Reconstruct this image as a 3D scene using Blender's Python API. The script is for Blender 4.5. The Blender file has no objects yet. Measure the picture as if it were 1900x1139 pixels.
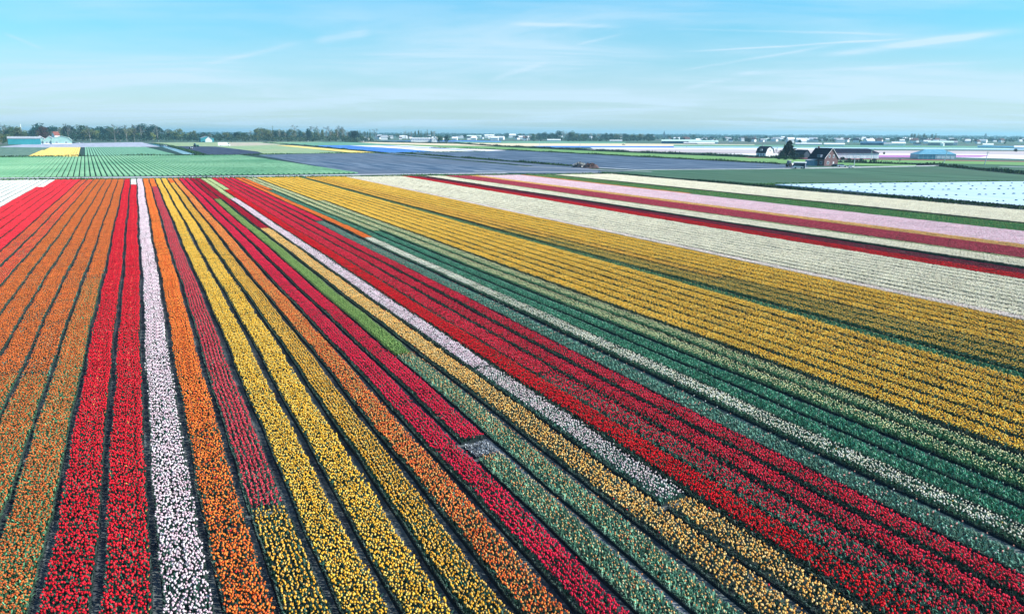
import bpy, math, random
import numpy as np
from mathutils import Vector, Matrix
R = math.radians
rnd = random.Random(7)
rng = np.random.default_rng(7)
sc = bpy.context.scene
C = sc.collection

# ------------------------------------------------------------------ camera
F = 1400.0; H = 15.0                       # focal length in photo pixels (1900 wide), flying height
n = Vector((.0045, 1.0, 321.2/F)).normalized()          # world up seen in camera axes
fwd = Vector((0, 0, -1)); fwd = (fwd - n*fwd.dot(n)).normalized()
rgt = fwd.cross(n); FW = Vector((0, 1, 0))
M3 = Matrix((rgt, fwd, n))                 # camera axes -> world axes
cam = bpy.data.objects.new('camera', bpy.data.cameras.new('camera')); C.objects.link(cam)
cam.matrix_world = Matrix.Translation((0, 0, H)) @ M3.to_4x4()
cam.data.sensor_width = 36; cam.data.lens = F/1900*36
cam.data.clip_start = .5; cam.data.clip_end = 60000
sc.camera = cam

# ------------------------------------------------------------------ world, sun, exposure
SUN_AZ, SUN_EL = 101.0, 37.0                # azimuth clockwise from the view direction (+Y)
sc.view_settings.view_transform = 'Standard'; sc.view_settings.look = 'None'
sc.view_settings.exposure = .70; sc.view_settings.gamma = 1; sc.view_settings.use_curve_mapping = False
w = bpy.data.worlds.new('World'); sc.world = w; w.use_nodes = True
nt = w.node_tree; N = nt.nodes; L = nt.links; N.clear()
def nd(t, **k):
    o = N.new(t)
    for a, b in k.items(): setattr(o, a, b)
    return o
out = nd('ShaderNodeOutputWorld'); bg = nd('ShaderNodeBackground'); bg.inputs['Strength'].default_value = .098
sky = nd('ShaderNodeTexSky', sky_type='NISHITA'); sky.sun_disc = False
sky.sun_elevation = R(SUN_EL); sky.sun_rotation = R(SUN_AZ); sky.air_density = 1.1; sky.dust_density = .5; sky.ozone_density = 2.0
tc = nd('ShaderNodeTexCoord')
def vm(op, a, b=None, out_='Vector'):
    o = nd('ShaderNodeVectorMath', operation=op); L.new(a, o.inputs[0])
    if b is not None:
        if hasattr(b, 'links'): L.new(b, o.inputs[1])
        else: o.inputs[1].default_value = b
    return o.outputs[out_]
def mm(op, a, b=None, c=None, clamp=False):
    o = nd('ShaderNodeMath', operation=op); o.use_clamp = clamp
    for i, v in enumerate((a, b, c)):
        if v is None: continue
        if hasattr(v, 'links'): L.new(v, o.inputs[i])
        else: o.inputs[i].default_value = v
    return o.outputs[0]
def ss(x, a, b):
    o = nd('ShaderNodeMapRange', interpolation_type='SMOOTHSTEP'); L.new(x, o.inputs[0])
    o.inputs[1].default_value = a; o.inputs[2].default_value = b; return o.outputs[0]
def mixc(f, a, b, blend='MIX'):
    o = nd('ShaderNodeMix', data_type='RGBA', blend_type=blend)
    if hasattr(f, 'links'): L.new(f, o.inputs[0])
    else: o.inputs[0].default_value = f
    for i, v in ((6, a), (7, b)):
        if hasattr(v, 'links'): L.new(v, o.inputs[i])
        else: o.inputs[i].default_value = (*v, 1)
    return o.outputs[2]
sep = nd('ShaderNodeSeparateXYZ'); L.new(tc.outputs['Generated'], sep.inputs[0])
Z = sep.outputs[2]
tint = nd('ShaderNodeValToRGB'); L.new(mm('MAXIMUM', Z, 0.0), tint.inputs[0])
SKYT = [(0.0, (.58, .80, .90)), (.05, (.52, .79, .98)), (.12, (.36, .88, 1.05)), (.22, (.12, 1.0, 1.30)), (.5, (.30, .72, 1.0)), (1.0, (.2, .5, .8))]
el = tint.color_ramp.elements
el[0].position = 0; el[0].color = (*SKYT[0][1], 1); el[1].position = 1; el[1].color = (*SKYT[-1][1], 1)
for p, c in SKYT[1:-1]:
    e = el.new(p); e.color = (*c, 1)
base = mixc(1.0, sky.outputs[0], tint.outputs[0], 'MULTIPLY')
# thin cirrus: noise stretched along the horizon, laid on a plane overhead
den = mm('ADD', mm('MAXIMUM', Z, 0.0), .07)
px_ = mm('DIVIDE', sep.outputs[0], den); py_ = mm('DIVIDE', sep.outputs[1], den)
cmb = nd('ShaderNodeCombineXYZ'); L.new(px_, cmb.inputs[0]); L.new(py_, cmb.inputs[1])
mp = nd('ShaderNodeMapping'); L.new(cmb.outputs[0], mp.inputs[0]); mp.inputs['Rotation'].default_value = (0, 0, R(24)); mp.inputs['Scale'].default_value = (.42, 1.0, 1)
n1 = nd('ShaderNodeTexNoise'); L.new(mp.outputs[0], n1.inputs['Vector']); n1.inputs['Scale'].default_value = .8; n1.inputs['Detail'].default_value = 12; n1.inputs['Roughness'].default_value = .62; n1.inputs['Distortion'].default_value = .7
n2 = nd('ShaderNodeTexNoise'); L.new(cmb.outputs[0], n2.inputs['Vector']); n2.inputs['Scale'].default_value = .30; n2.inputs['Detail'].default_value = 5
veil = mm('MULTIPLY', ss(n1.outputs[0], .34, .68), ss(n2.outputs[0], .34, .56))
low = mm('SUBTRACT', 1.0, ss(mm('ADD', Z, mm('MULTIPLY', mm('SUBTRACT', n2.outputs[0], .5), -.16)), .05, .17))
cl = mm('MULTIPLY', veil, mm('ADD', .36, mm('MULTIPLY', low, .3)))
cl = mm('ADD', cl, mm('MULTIPLY', low, .42))
# contrails: narrow bands about planes through the viewer, each fading at its ends
def dpix(x, y):
    return (M3 @ Vector((x-950, -(y-569.5), -F))).normalized()
TR = [((1255, 98), (1690, 72), .0011, .45), ((1200, 52), (1700, 66), .0013, .22), ((1235, 137), (1570, 80), .0016, .30),
      ((1520, 105), (1890, 56), .0034, .45), ((1330, 140), (1900, 112), .0022, .20), ((1065, 85), (1160, 62), .0016, .26),
      ((0, 60), (85, 95), .0016, .22), ((360, 125), (560, 78), .0028, .22), ((905, 150), (1020, 115), .0030, .22),
      ((940, 45), (1175, 50), .0022, .25), ((1255, 170), (1420, 130), .0030, .18), ((580, 75), (690, 60), .0050, .25)]
nw = nd('ShaderNodeTexNoise'); L.new(tc.outputs['Generated'], nw.inputs['Vector']); nw.inputs['Scale'].default_value = 14; nw.inputs['Detail'].default_value = 4
wob = mm('MULTIPLY', mm('SUBTRACT', nw.outputs[0], .5), .0035)
for a, b, wd, st in TR:
    A, B = dpix(*a), dpix(*b); nn = A.cross(B).normalized(); mid = (A+B).normalized(); half = A.angle(B)/2
    ax = nn.cross(mid).normalized()
    d = mm('ABSOLUTE', mm('ADD', vm('DOT_PRODUCT', tc.outputs['Generated'], nn, 'Value'), wob))
    band = mm('POWER', 2.718, mm('MULTIPLY', mm('POWER', mm('DIVIDE', d, wd), 2.0), -1.0))
    t = mm('ABSOLUTE', vm('DOT_PRODUCT', tc.outputs['Generated'], ax, 'Value'))
    e = mm('SUBTRACT', 1.0, ss(t, math.sin(half)*.5, math.sin(half)*1.1))
    front = mm('GREATER_THAN', vm('DOT_PRODUCT', tc.outputs['Generated'], mid, 'Value'), 0.0)
    k = mm('MULTIPLY', mm('MULTIPLY', band, e), mm('MULTIPLY', front, st))
    k = mm('MULTIPLY', k, mm('MULTIPLY', 2.3, ss(n1.outputs[0], .2, .8)))
    cl = mm('ADD', cl, k)
cl = mm('MINIMUM', cl, .85)
col = mixc(cl, base, (4.35, 5.65, 6.7))
L.new(col, bg.inputs[0]); L.new(bg.outputs[0], out.inputs[0])

sl = bpy.data.lights.new('sun', 'SUN'); sl.energy = 5.0; sl.angle = R(.5); sl.color = (1.0, .95, .88)
so = bpy.data.objects.new('sun', sl); C.objects.link(so)
sd = Vector((math.sin(R(SUN_AZ))*math.cos(R(SUN_EL)), math.cos(R(SUN_AZ))*math.cos(R(SUN_EL)), math.sin(R(SUN_EL))))
so.rotation_euler = sd.to_track_quat('Z', 'Y').to_euler(); so.location = (60, 0, 60)
sc.cycles.max_bounces = 6; sc.cycles.volume_bounces = 0; sc.cycles.transparent_max_bounces = 8

# ------------------------------------------------------------------ helpers
def G(x, y, z=0.0):
    """where the ray of a photo pixel meets the level z"""
    d = M3 @ Vector((x-950, -(y-569.5), -F))
    t = (z-H)/d.z
    return Vector((d.x*t, d.y*t, z))
VPX, VPY = 250.0, 245.1
Dr = M3 @ Vector((VPX-950, -(VPY-569.5), -F)); Dr.z = 0; Dr.normalize()     # the direction the beds run
Lt = Vector((Dr.y, -Dr.x, 0))                                              # to their right
ROWANG = math.atan2(Dr.y, Dr.x)
def pt(l, s, z=0.0): return Lt*l + Dr*s + Vector((0, 0, z))
def lat(p): return p.dot(Lt)
def lon(p): return p.dot(Dr)
U = {}
for k in range(-46, 1): U[k] = .043 + .1265*k
for i, u in enumerate([.168, .294, .415, .540, .669, .790, .910, 1.032, 1.148, 1.264, 1.395, 1.516, 1.634, 1.752, 1.872, 1.991, 2.125, 2.25, 2.366, 2.482, 2.615, 2.74]): U[i+1] = u
for k in range(23, 125): U[k] = 2.74 + .1222*(k-22)
def LU(u):
    v = 200.0; return lat(G(VPX+u*v, VPY+.0045*u*v+v))
LK = {k: LU(u) for k, u in U.items()}
def s_at_y(l, y):
    """distance along the bed at lateral l where it crosses photo row y"""
    lo, hi = 5.0, 6000.0
    Mi = M3.transposed()
    for _ in range(50):
        m = (lo+hi)/2; p = Mi @ (pt(l, m) - Vector((0, 0, H)))
        if p.z >= -1e-3: lo = m; continue
        yy = 569.5 - p.y/(-p.z)*F
        if yy > y: lo = m
        else: hi = m
    return lo
def pix(p):
    q = M3.transposed() @ (Vector(p) - Vector((0, 0, H)))
    return (950+q.x/(-q.z)*F, 569.5-q.y/(-q.z)*F)
def s_at_line(l, ya, yb):
    """where the bed crosses the straight ground line through photo points (0, ya) and (1130, yb)"""
    A, B = G(0, ya), G(1130, yb)
    t = (l-lat(A))/(lat(B)-lat(A)); return lon(A)+(lon(B)-lon(A))*t
def s_near(u):
    v = 894.0
    if u > 0: v = min(v, 1650/u)
    if u < 0: v = min(v, 250/-u)
    l = LU(u); return l, max(2.0, s_at_y(l, VPY+v) - 9.0)

def tag(o, label=None, cat=None, group=None, kind=None):
    if label: o['label'] = label
    if cat: o['category'] = cat
    if group: o['group'] = group
    if kind: o['kind'] = kind
    return o
def mesh(name, V, Fc, mats, mi=None, col=None, smooth=False):
    me = bpy.data.meshes.new(name); V = np.asarray(V, dtype=np.float32).reshape(-1, 3)
    if isinstance(Fc, np.ndarray):
        Fc = Fc.astype(np.int32); nf, q = Fc.shape
        me.vertices.add(len(V)); me.vertices.foreach_set('co', V.ravel())
        me.loops.add(nf*q); me.loops.foreach_set('vertex_index', Fc.ravel())
        me.polygons.add(nf); me.polygons.foreach_set('loop_start', np.arange(0, nf*q, q, dtype=np.int32))
        me.update(calc_edges=True)
    else:
        me.from_pydata(V.tolist(), [], Fc); me.update()
    for m in (mats if isinstance(mats, (list, tuple)) else [mats]): me.materials.append(m)
    if mi is not None: me.polygons.foreach_set('material_index', np.asarray(mi, dtype=np.int32))
    if col is not None:
        a = me.color_attributes.new('tint', 'FLOAT_COLOR', 'POINT')
        c = np.ones((len(V), 4), np.float32); c[:, :3] = col; a.data.foreach_set('color', c.ravel())
    if smooth: me.polygons.foreach_set('use_smooth', [True]*len(me.polygons))
    return me
def link(name, me, parent=None, loc=None, rz=0.0):
    o = bpy.data.objects.new(name, me); C.objects.link(o)
    if parent is not None: o.parent = parent
    if loc is not None: o.location = loc
    o.rotation_euler = (0, 0, rz); return o
def empty(name, loc, rz=0.0): return link(name, None, None, loc, rz)
def copy_tree(o, parent=None):
    c = o.copy(); C.objects.link(c)
    if parent is not None: c.parent = parent
    for ch in o.children: copy_tree(ch, c)
    return c
class MB:
    def __init__(s): s.V = []; s.F = []
    def add(s, V, Fc):
        b = len(s.V); s.V += [tuple(v) for v in V]; s.F += [tuple(i+b for i in f) for f in Fc]
    def box(s, x0, x1, y0, y1, z0, z1):
        s.add([(x0,y0,z0),(x1,y0,z0),(x1,y1,z0),(x0,y1,z0),(x0,y0,z1),(x1,y0,z1),(x1,y1,z1),(x0,y1,z1)],
              [(0,3,2,1),(4,5,6,7),(0,1,5,4),(1,2,6,5),(2,3,7,6),(3,0,4,7)])
    def prism(s, prof, y0, y1):      # profile in x,z swept along y
        k = len(prof); V = [(x,y0,z) for x,z in prof]+[(x,y1,z) for x,z in prof]
        s.add(V, [tuple(range(k)), tuple(range(2*k-1, k-1, -1))]+[(i, i+k, (i+1)%k+k, (i+1)%k) for i in range(k)])
    def prismx(s, prof, x0, x1):     # profile in y,z swept along x
        k = len(prof); V = [(x0,y,z) for y,z in prof]+[(x1,y,z) for y,z in prof]
        s.add(V, [tuple(range(k-1, -1, -1)), tuple(range(k, 2*k))]+[(i, (i+1)%k, (i+1)%k+k, i+k) for i in range(k)])
    def tube(s, a, b, r0, r1, n=5):
        a, b = Vector(a), Vector(b); d = (b-a).normalized(); x = d.orthogonal().normalized(); y = d.cross(x); V = []
        for p, r in ((a, r0), (b, r1)):
            for i in range(n):
                t = 2*math.pi*i/n; V.append(p+(x*math.cos(t)+y*math.sin(t))*r)
        s.add(V, [(i, (i+1)%n, (i+1)%n+n, i+n) for i in range(n)]+[tuple(range(n-1, -1, -1)), tuple(range(n, 2*n))])
    def me(s, name, m): return mesh(name, s.V, s.F, m)
    def build(s, name, m, parent=None, loc=None, rz=0.0): return link(name, s.me(name, m), parent, loc, rz)

# ------------------------------------------------------------------ materials
MC = {}
def mat(name, c, rough=.85, c2=None, scale=1.0, detail=4.0, stripe=None, bump=0.0, metal=0.0, spec=.3, lo=.35, hi=.65, c3=None, scale3=.02):
    if name in MC: return MC[name]
    m = bpy.data.materials.new(name); m.use_nodes = True; t = m.node_tree; b = t.nodes['Principled BSDF']
    b.inputs['Roughness'].default_value = rough; b.inputs['Metallic'].default_value = metal; b.inputs['Specular IOR Level'].default_value = spec
    g = t.nodes.new('ShaderNodeNewGeometry'); mp = t.nodes.new('ShaderNodeMapping'); mp.vector_type = 'POINT'
    t.links.new(g.outputs['Position'], mp.inputs[0])
    vr = t.nodes.new('ShaderNodeVectorRotate'); vr.rotation_type = 'Z_AXIS'; vr.inputs['Angle'].default_value = -ROWANG
    t.links.new(g.outputs['Position'], vr.inputs['Vector']); t.links.new(vr.outputs[0], mp.inputs[0])
    if stripe: mp.inputs['Scale'].default_value = (1/stripe, 1, 1)      # long streaks along the beds
    nz = t.nodes.new('ShaderNodeTexNoise'); nz.inputs['Scale'].default_value = scale; nz.inputs['Detail'].default_value = detail; nz.inputs['Roughness'].default_value = .6
    t.links.new(mp.outputs[0], nz.inputs['Vector'])
    r = t.nodes.new('ShaderNodeValToRGB'); r.color_ramp.elements[0].position = lo; r.color_ramp.elements[1].position = hi
    r.color_ramp.elements[0].color = (*c, 1); r.color_ramp.elements[1].color = (*(c2 or [min(1, x*1.25) for x in c]), 1)
    t.links.new(nz.outputs[0], r.inputs[0]); o = r.outputs[0]
    if c3:
        nb = t.nodes.new('ShaderNodeTexNoise'); nb.inputs['Scale'].default_value = scale3; nb.inputs['Detail'].default_value = 3
        t.links.new(vr.outputs[0], nb.inputs['Vector'])
        mr = t.nodes.new('ShaderNodeMapRange'); mr.inputs[1].default_value = .4; mr.inputs[2].default_value = .65; t.links.new(nb.outputs[0], mr.inputs[0])
        mx = t.nodes.new('ShaderNodeMix'); mx.data_type = 'RGBA'; t.links.new(mr.outputs[0], mx.inputs[0]); t.links.new(o, mx.inputs[6]); mx.inputs[7].default_value = (*c3, 1); o = mx.outputs[2]
    t.links.new(o, b.inputs['Base Color'])
    if bump:
        bp = t.nodes.new('ShaderNodeBump'); bp.inputs['Strength'].default_value = 1; bp.inputs['Distance'].default_value = bump
        t.links.new(nz.outputs[0], bp.inputs['Height']); t.links.new(bp.outputs[0], b.inputs['Normal'])
    MC[name] = m; return m
def plantmat(name, transl=.25, rough=.55, vary=.18):
    m = bpy.data.materials.new(name); m.use_nodes = True; t = m.node_tree; b = t.nodes['Principled BSDF']; o = t.nodes['Material Output']
    a = t.nodes.new('ShaderNodeAttribute'); a.attribute_name = 'tint'
    oi = t.nodes.new('ShaderNodeObjectInfo'); mr = t.nodes.new('ShaderNodeMapRange'); t.links.new(oi.outputs['Random'], mr.inputs[0])
    mr.inputs[3].default_value = 1-vary/2; mr.inputs[4].default_value = 1+vary/2
    mx = t.nodes.new('ShaderNodeVectorMath'); mx.operation = 'SCALE'; t.links.new(a.outputs['Color'], mx.inputs[0]); t.links.new(mr.outputs[0], mx.inputs['Scale'])
    t.links.new(mx.outputs[0], b.inputs['Base Color']); b.inputs['Roughness'].default_value = rough; b.inputs['Specular IOR Level'].default_value = .14
    tr = t.nodes.new('ShaderNodeBsdfTranslucent'); t.links.new(mx.outputs[0], tr.inputs[0])
    ms = t.nodes.new('ShaderNodeMixShader'); ms.inputs[0].default_value = transl
    t.links.new(b.outputs[0], ms.inputs[1]); t.links.new(tr.outputs[0], ms.inputs[2]); t.links.new(ms.outputs[0], o.inputs[0])
    return m
PM = plantmat('tulip_plant', .16, .5); TM = plantmat('tree_foliage', .2, .8, .3)
SOIL = mat('dark_soil', (.022, .028, .038), .95, (.075, .088, .10), scale=3.0, detail=8, bump=.04, c3=(.15, .175, .17), scale3=.22)  # furrow shade put into the dark tone, lit soil into the paler patches
BEDSOIL = mat('bed_soil', (.008, .014, .020), .95, (.018, .032, .036), scale=6.0, detail=6)
BARK = mat('bark', (.16, .15, .13), .9, (.30, .29, .26), scale=.8)
WHITE = mat('white_paint', (.72, .74, .76), .6, (.82, .84, .86), scale=.4)
DROOF = mat('dark_roof_tiles', (.008, .013, .03), .95, (.016, .022, .045), scale=1.5, spec=.08)
GLASS = mat('window_glass', (.05, .09, .12), .15, (.10, .16, .20), scale=.5, spec=.6)
BRICK = mat('red_brick', (.115, .068, .075), .85, (.175, .105, .11), scale=2.5)
REDROOF = mat('red_roof_tiles', (.17, .055, .045), .8, (.24, .08, .06), scale=.6)
GREYM = mat('grey_metal', (.28, .31, .34), .5, (.40, .43, .46), scale=.5)
STEEL = mat('pole_metal', (.45, .50, .52), .5, (.6, .65, .66), scale=.5)

# ------------------------------------------------------------------ ground and fields
far = 13000.0
me = mesh('ground', [(-far, -400, -.25), (far, -400, -.25), (far, far, -.25), (-far, far, -.25)], [(0, 1, 2, 3)],
          mat('meadow', (.03, .10, .07), .95, (.06, .14, .09), scale=.01, c3=(.10, .12, .10), scale3=.003))
tag(link('ground', me), kind='structure')
def sheet(name, pts, m, z=0.0, label=None, kind='structure'):
    """a thin slab of field: a top face with real edges standing on the ground"""
    P = [G(x, y) for x, y in pts]; k = len(P)
    ar = sum(P[i].x*P[(i+1)%k].y-P[(i+1)%k].x*P[i].y for i in range(k))
    if ar < 0: P.reverse()
    V = [(p.x, p.y, z) for p in P]+[(p.x, p.y, -.24) for p in P]
    o = link(name, mesh(name, V, [tuple(range(k))]+[(i, i+k, (i+1)%k+k, (i+1)%k) for i in range(k)], m)); tag(o, kind=kind)
    return o
# soil under all the near beds
l0, l1 = LK[-46], LK[100]
def quad(name, corners, m, z):
    k = len(corners); V = [(p.x, p.y, z) for p in corners]+[(p.x, p.y, -.24) for p in corners]
    return tag(link(name, mesh(name, V, [tuple(range(k))]+[(i, i+k, (i+1)%k+k, (i+1)%k) for i in range(k)], m)), kind='structure')
quad('soil', [pt(LK[-46], -20), pt(LK[99], -20), pt(LK[99], s_at_line(LK[99], 335.8, 323.8)), pt(LK[-46], s_at_line(LK[-46], 335.8, 323.8))][::1], SOIL, 0.0)
PL = dict(rough=.95, scale=.22, stripe=9.0, detail=11, lo=.40, hi=.60, bump=.10)
m_plough = mat('ploughed_soil', (.03, .07, .13), c2=(.13, .18, .25), **PL, c3=(.085, .115, .165), scale3=.01)
m_plough2 = mat('dark_ploughed_soil', (.02, .05, .10), c2=(.11, .16, .23), **PL)
m_black = mat('black_soil', (.018, .03, .07), c2=(.04, .055, .10), **PL)
m_olive = mat('dark_green_crop', (.012, .065, .032), c2=(.06, .15, .085), **PL, c3=(.045, .105, .06), scale3=.012)
m_green = mat('vivid_grass', (.10, .25, .07), c2=(.17, .32, .10), **PL)
m_pgreen = mat('pale_green_crop', (.20, .33, .17), c2=(.28, .39, .20), **PL, c3=(.30, .36, .20), scale3=.006)
m_teal = mat('teal_green_crop', (.09, .26, .17), c2=(.15, .32, .21), **PL)
m_beige = mat('beige_field', (.40, .36, .28), c2=(.48, .43, .33), **PL)
m_sand = mat('sandy_crop', (.62, .52, .34), c2=(.70, .60, .42), **PL)
m_lilac = mat('lilac_grey_field', (.30, .33, .42), c2=(.42, .44, .52), **PL)
m_whitef = mat('white_flower_field', (.66, .65, .66), c2=(.80, .78, .80), **PL)
m_pinks = mat('pinkish_field', (.42, .37, .38), c2=(.50, .45, .46), **PL)
m_blue = mat('blue_hyacinth_field', (.03, .13, .50), c2=(.06, .22, .66), **PL)
m_yel = mat('yellow_flower_field', (.75, .52, .10), c2=(.85, .66, .22), **PL)
m_purple = mat('purple_flower_field', (.36, .14, .36), c2=(.48, .22, .46), **PL)
m_maroon = mat('maroon_flower_strip', (.20, .045, .07), c2=(.28, .08, .09), **PL)
m_plast = mat('white_crop_cover', (.38, .53, .62), .6, (.48, .61, .68), scale=.25, stripe=8.0, detail=5, bump=.03)
m_pblue = mat('pale_blue_crop_cover', (.36, .58, .70), .5, (.50, .68, .78), scale=.2, stripe=10.0)
m_road = mat('concrete_road', (.34, .37, .40), .9, (.48, .50, .52), scale=.4)
m_track = mat('dusty_track', (.24, .26, .30), .95, (.36, .38, .42), scale=.3)
m_verge = mat('verge_grass', (.03, .085, .035), .95, (.075, .15, .05), scale=1.2, detail=6)
m_water = mat('canal_water', (.01, .20, .34), .12, (.02, .26, .42), scale=.05, spec=.5)
# left of the road
sheet('ploughed_field', [(476, 287.5), (700, 283), (742, 284.5), (1075, 308.5), (1130, 322.5), (668, 325), (640, 318)], m_plough, .02)
sheet('ploughed_field', [(745, 284), (930, 278), (1160, 289.8), (1400, 302), (1500, 309), (1440, 313.5), (1180, 315), (1110, 311), (1078, 308.5)], m_plough2, .04)
sheet('green_strip', [(700, 267.5), (930, 273), (1160, 283.3), (1400, 293.0), (1700, 304), (1700, 308.6), (1560, 307), (1400, 301.3), (1160, 289), (930, 277.6), (800, 274.5)], m_green, .06)
sheet('dark_green_field', [(1135, 321.5), (1180, 316.0), (1530, 313), (1745, 308.5), (1760, 311), (1990, 327), (1990, 335), (1440, 341.5), (1390, 340.5)], m_olive, .05)
sheet('covered_field', [(1425, 341.4), (1990, 336.2), (1990, 393.5), (1900, 384)], m_plast, .09)
sheet('lilac_field', [(-90, 276), (0, 272.5), (50, 267.6), (262, 264.2), (298, 273.0), (92, 274)], m_lilac, .03)
sheet('grey_green_field', [(-160, 278), (0, 273.2), (92, 274.2), (50, 291), (-160, 294)], mat('grey_green_crop', (.08, .16, .12), c2=(.13, .22, .16), **PL), .04)
sheet('canal', [(270, 266.8), (283, 266.8), (300, 270), (376, 288), (346, 288), (305, 275)], m_water, -.05)
sheet('pale_green_field', [(283, 265.0), (480, 264.0), (590, 263.6), (640, 266), (560, 267.5), (505, 268.5), (560, 274), (640, 284), (492, 286.4), (478, 281.5), (400, 272.2), (316, 271.4)], m_pgreen, .03)
sheet('beige_field', [(405, 264.8), (478, 265.0), (520, 268.5), (470, 270.5), (425, 271.2)], m_beige, .07)
sheet('black_field', [(310, 272.0), (400, 272.2), (478, 281.8), (490, 286.8), (376, 288)], m_black, .06)
sheet('teal_green_field', [(490, 265.8), (640, 264), (700, 266), (760, 269.8), (640, 270.2), (566, 270.2)], m_teal, .04)
sheet('yellow_flower_field', [(512, 270), (540, 270.2), (696, 283.3), (655, 283.9)], m_yel, .10)
sheet('blue_hyacinth_field', [(572, 270.6), (645, 270.2), (720, 270), (850, 276.5), (880, 281), (720, 283.1)], m_blue, .11)
sheet('white_flower_field', [(648, 270.6), (700, 270.2), (882, 281.0), (812, 282.2), (745, 276.5)], m_whitef, .14)
sheet('white_flower_field', [(715, 270.0), (742, 270.0), (938, 279.4), (898, 280.9)], m_whitef, .14)
sheet('sandy_field', [(660, 263.5), (700, 264.2), (850, 267.3), (930, 272), (820, 270.2), (700, 267)], m_sand, .08)
# middle distance, strips one behind the other
sheet('sandy_strip', [(860, 265.5), (930, 266.0), (1160, 266.6), (1400, 268.4), (1400, 270.3), (1160, 271.6), (930, 271), (870, 268.2)], m_sand, .03)
sheet('green_strip', [(840, 262.5), (1000, 262.5), (1160, 264), (1160, 266.4), (930, 265.6), (850, 264.8)], m_teal, .05)
sheet('blue_strip', [(700, 262), (860, 261.2), (930, 262.2), (930, 263.5), (860, 263)], m_blue, .07)
sheet('blue_strip', [(985, 271.2), (1160, 271.6), (1250, 271.8), (1250, 273.8), (1160, 273.9), (1020, 273.3)], m_blue, .05)
sheet('white_strip', [(1095, 274.0), (1160, 274.1), (1560, 276.2), (1560, 278.6), (1160, 277.2), (1100, 276.2)], m_whitef, .06)
sheet('pale_blue_strip', [(1250, 272), (1990, 276), (1990, 279), (1640, 276.6), (1250, 273.8)], m_pblue, .05)
sheet('pinkish_strip', [(1070, 277.0), (1160, 277.6), (1500, 278.9), (1990, 281.5), (1990, 289.6), (1420, 285.4), (1160, 281.3)], m_pinks, .07)
sheet('white_strip', [(1310, 285.2), (1640, 284.8), (1800, 286.4), (1990, 290.2), (1990, 298), (1700, 290.5), (1420, 289)], m_whitef, .09)
sheet('purple_strip', [(1628, 288.4), (1840, 288.5), (1820, 292), (1628, 292.2)], m_purple, .11)
sheet('maroon_strip', [(1380, 292.2), (1640, 295.4), (1990, 301), (1990, 302.4), (1640, 296.8), (1390, 293.4)], m_maroon, .12)
sheet('green_strip', [(1600, 296.5), (1990, 302), (1990, 309), (1770, 304), (1600, 301)], m_green, .09)
sheet('dark_green_field', [(1640, 299.5), (1990, 306), (1990, 323), (1760, 308)], m_olive, .08)
sheet('green_strip', [(1250, 268.6), (1990, 272), (1990, 276), (1500, 272.6), (1250, 271.4)], m_teal, .04)
# roads
def ribbon(name, P, w, m, z, extra=0.0, parent=None, kind='structure'):
    V = []; Fc = []
    for i, p in enumerate(P):
        a = P[max(0, i-1)]; b = P[min(len(P)-1, i+1)]; d = (b-a); d.z = 0; d.normalize(); q = Vector((d.y, -d.x, 0))*(w/2)
        V += [(p-q).to_tuple()[:2]+(z,), (p+q).to_tuple()[:2]+(z,), (p+q*(1.01)).to_tuple()[:2]+(-.24,), (p-q*1.01).to_tuple()[:2]+(-.24,)]
    for i in range(len(P)-1):
        a = 4*i; Fc += [(a, a+1, a+5, a+4), (a+1, a+2, a+6, a+5), (a+3, a, a+4, a+7)]
    return tag(link(name, mesh(name, V, Fc, m)), kind=kind)
def linepx(pts, step=6.0):
    P = [G(*p) for p in pts]; o = []
    for a, b in zip(P, P[1:]):
        k = max(1, int((b-a).length/step)); o += [a.lerp(b, i/k) for i in range(k)]
    return o+[P[-1]]
rd = [(-500, 335.6), (0, 331.0), (400, 327.8), (665, 324.4), (940, 321.4)]
ribbon('road', linepx(rd), 4.5, m_road, .06)
ribbon('farm_road', linepx([(1100, 311), (1180, 315.6), (1400, 314.2), (1530, 311.6), (1750, 307.2)]), 3.2, m_road, .12)
ribbon('track', linepx([(960, 309), (1060, 313.2), (1120, 316.6), (1210, 319)]), 3.5, m_track, .10)
ribbon('track', linepx([(880, 318), (1000, 319.5), (1110, 320.5)]), 5, m_track, .08)
ribbon('road', linepx([(1855, 309.5), (1990, 313.5)]), 4, m_road, .13)

# grass tufts along verges and ditches: too many blades to count
def tufts(name, P, w, h, n_per_m, cols, z=0.0, blade=.25, kind='stuff', lab=None):
    V = []; Fc = []; cl_ = []
    cum = [0]
    for a, b in zip(P, P[1:]): cum.append(cum[-1]+(b-a).length)
    tot = cum[-1]; n_ = int(tot*n_per_m)
    ts = np.sort(rng.random(n_))*tot; i = 0
    for t in ts:
        while cum[i+1] < t: i += 1
        a, b = P[i], P[i+1]; d = (b-a).normalized(); q = Vector((d.y, -d.x, 0)); p = a.lerp(b, (t-cum[i])/(cum[i+1]-cum[i]))
        o = (rng.random()-.5); c = p+q*o*w; hh = h*(1-1.2*abs(o))*(.6+.8*rng.random())*(0.75+.35*math.sin(t*.13)*math.sin(t*.041))
        an = rng.random()*6.28; e = Vector((math.cos(an), math.sin(an), 0))*blade*(.6+.8*rng.random()); ln = Vector((rng.random()-.5, rng.random()-.5, 0))*h*.5
        k = len(V); V += [(c.x-e.x, c.y-e.y, z-.05), (c.x+e.x, c.y+e.y, z-.05), (c.x+ln.x, c.y+ln.y, z+hh)]; Fc.append((k, k+1, k+2))
        cc = np.array(cols[rng.integers(len(cols))])*(.75+.5*rng.random()); cl_ += [cc, cc, cc]
    return link(name, mesh(name, V, np.array(Fc), TM, col=np.array(cl_))) if False else tag(link(name, mesh(name, V, np.array(Fc), TM, col=np.array(cl_))), kind=kind)
DG = [(.025, .07, .03), (.04, .10, .035), (.06, .13, .045), (.015, .04, .03)]
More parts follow.
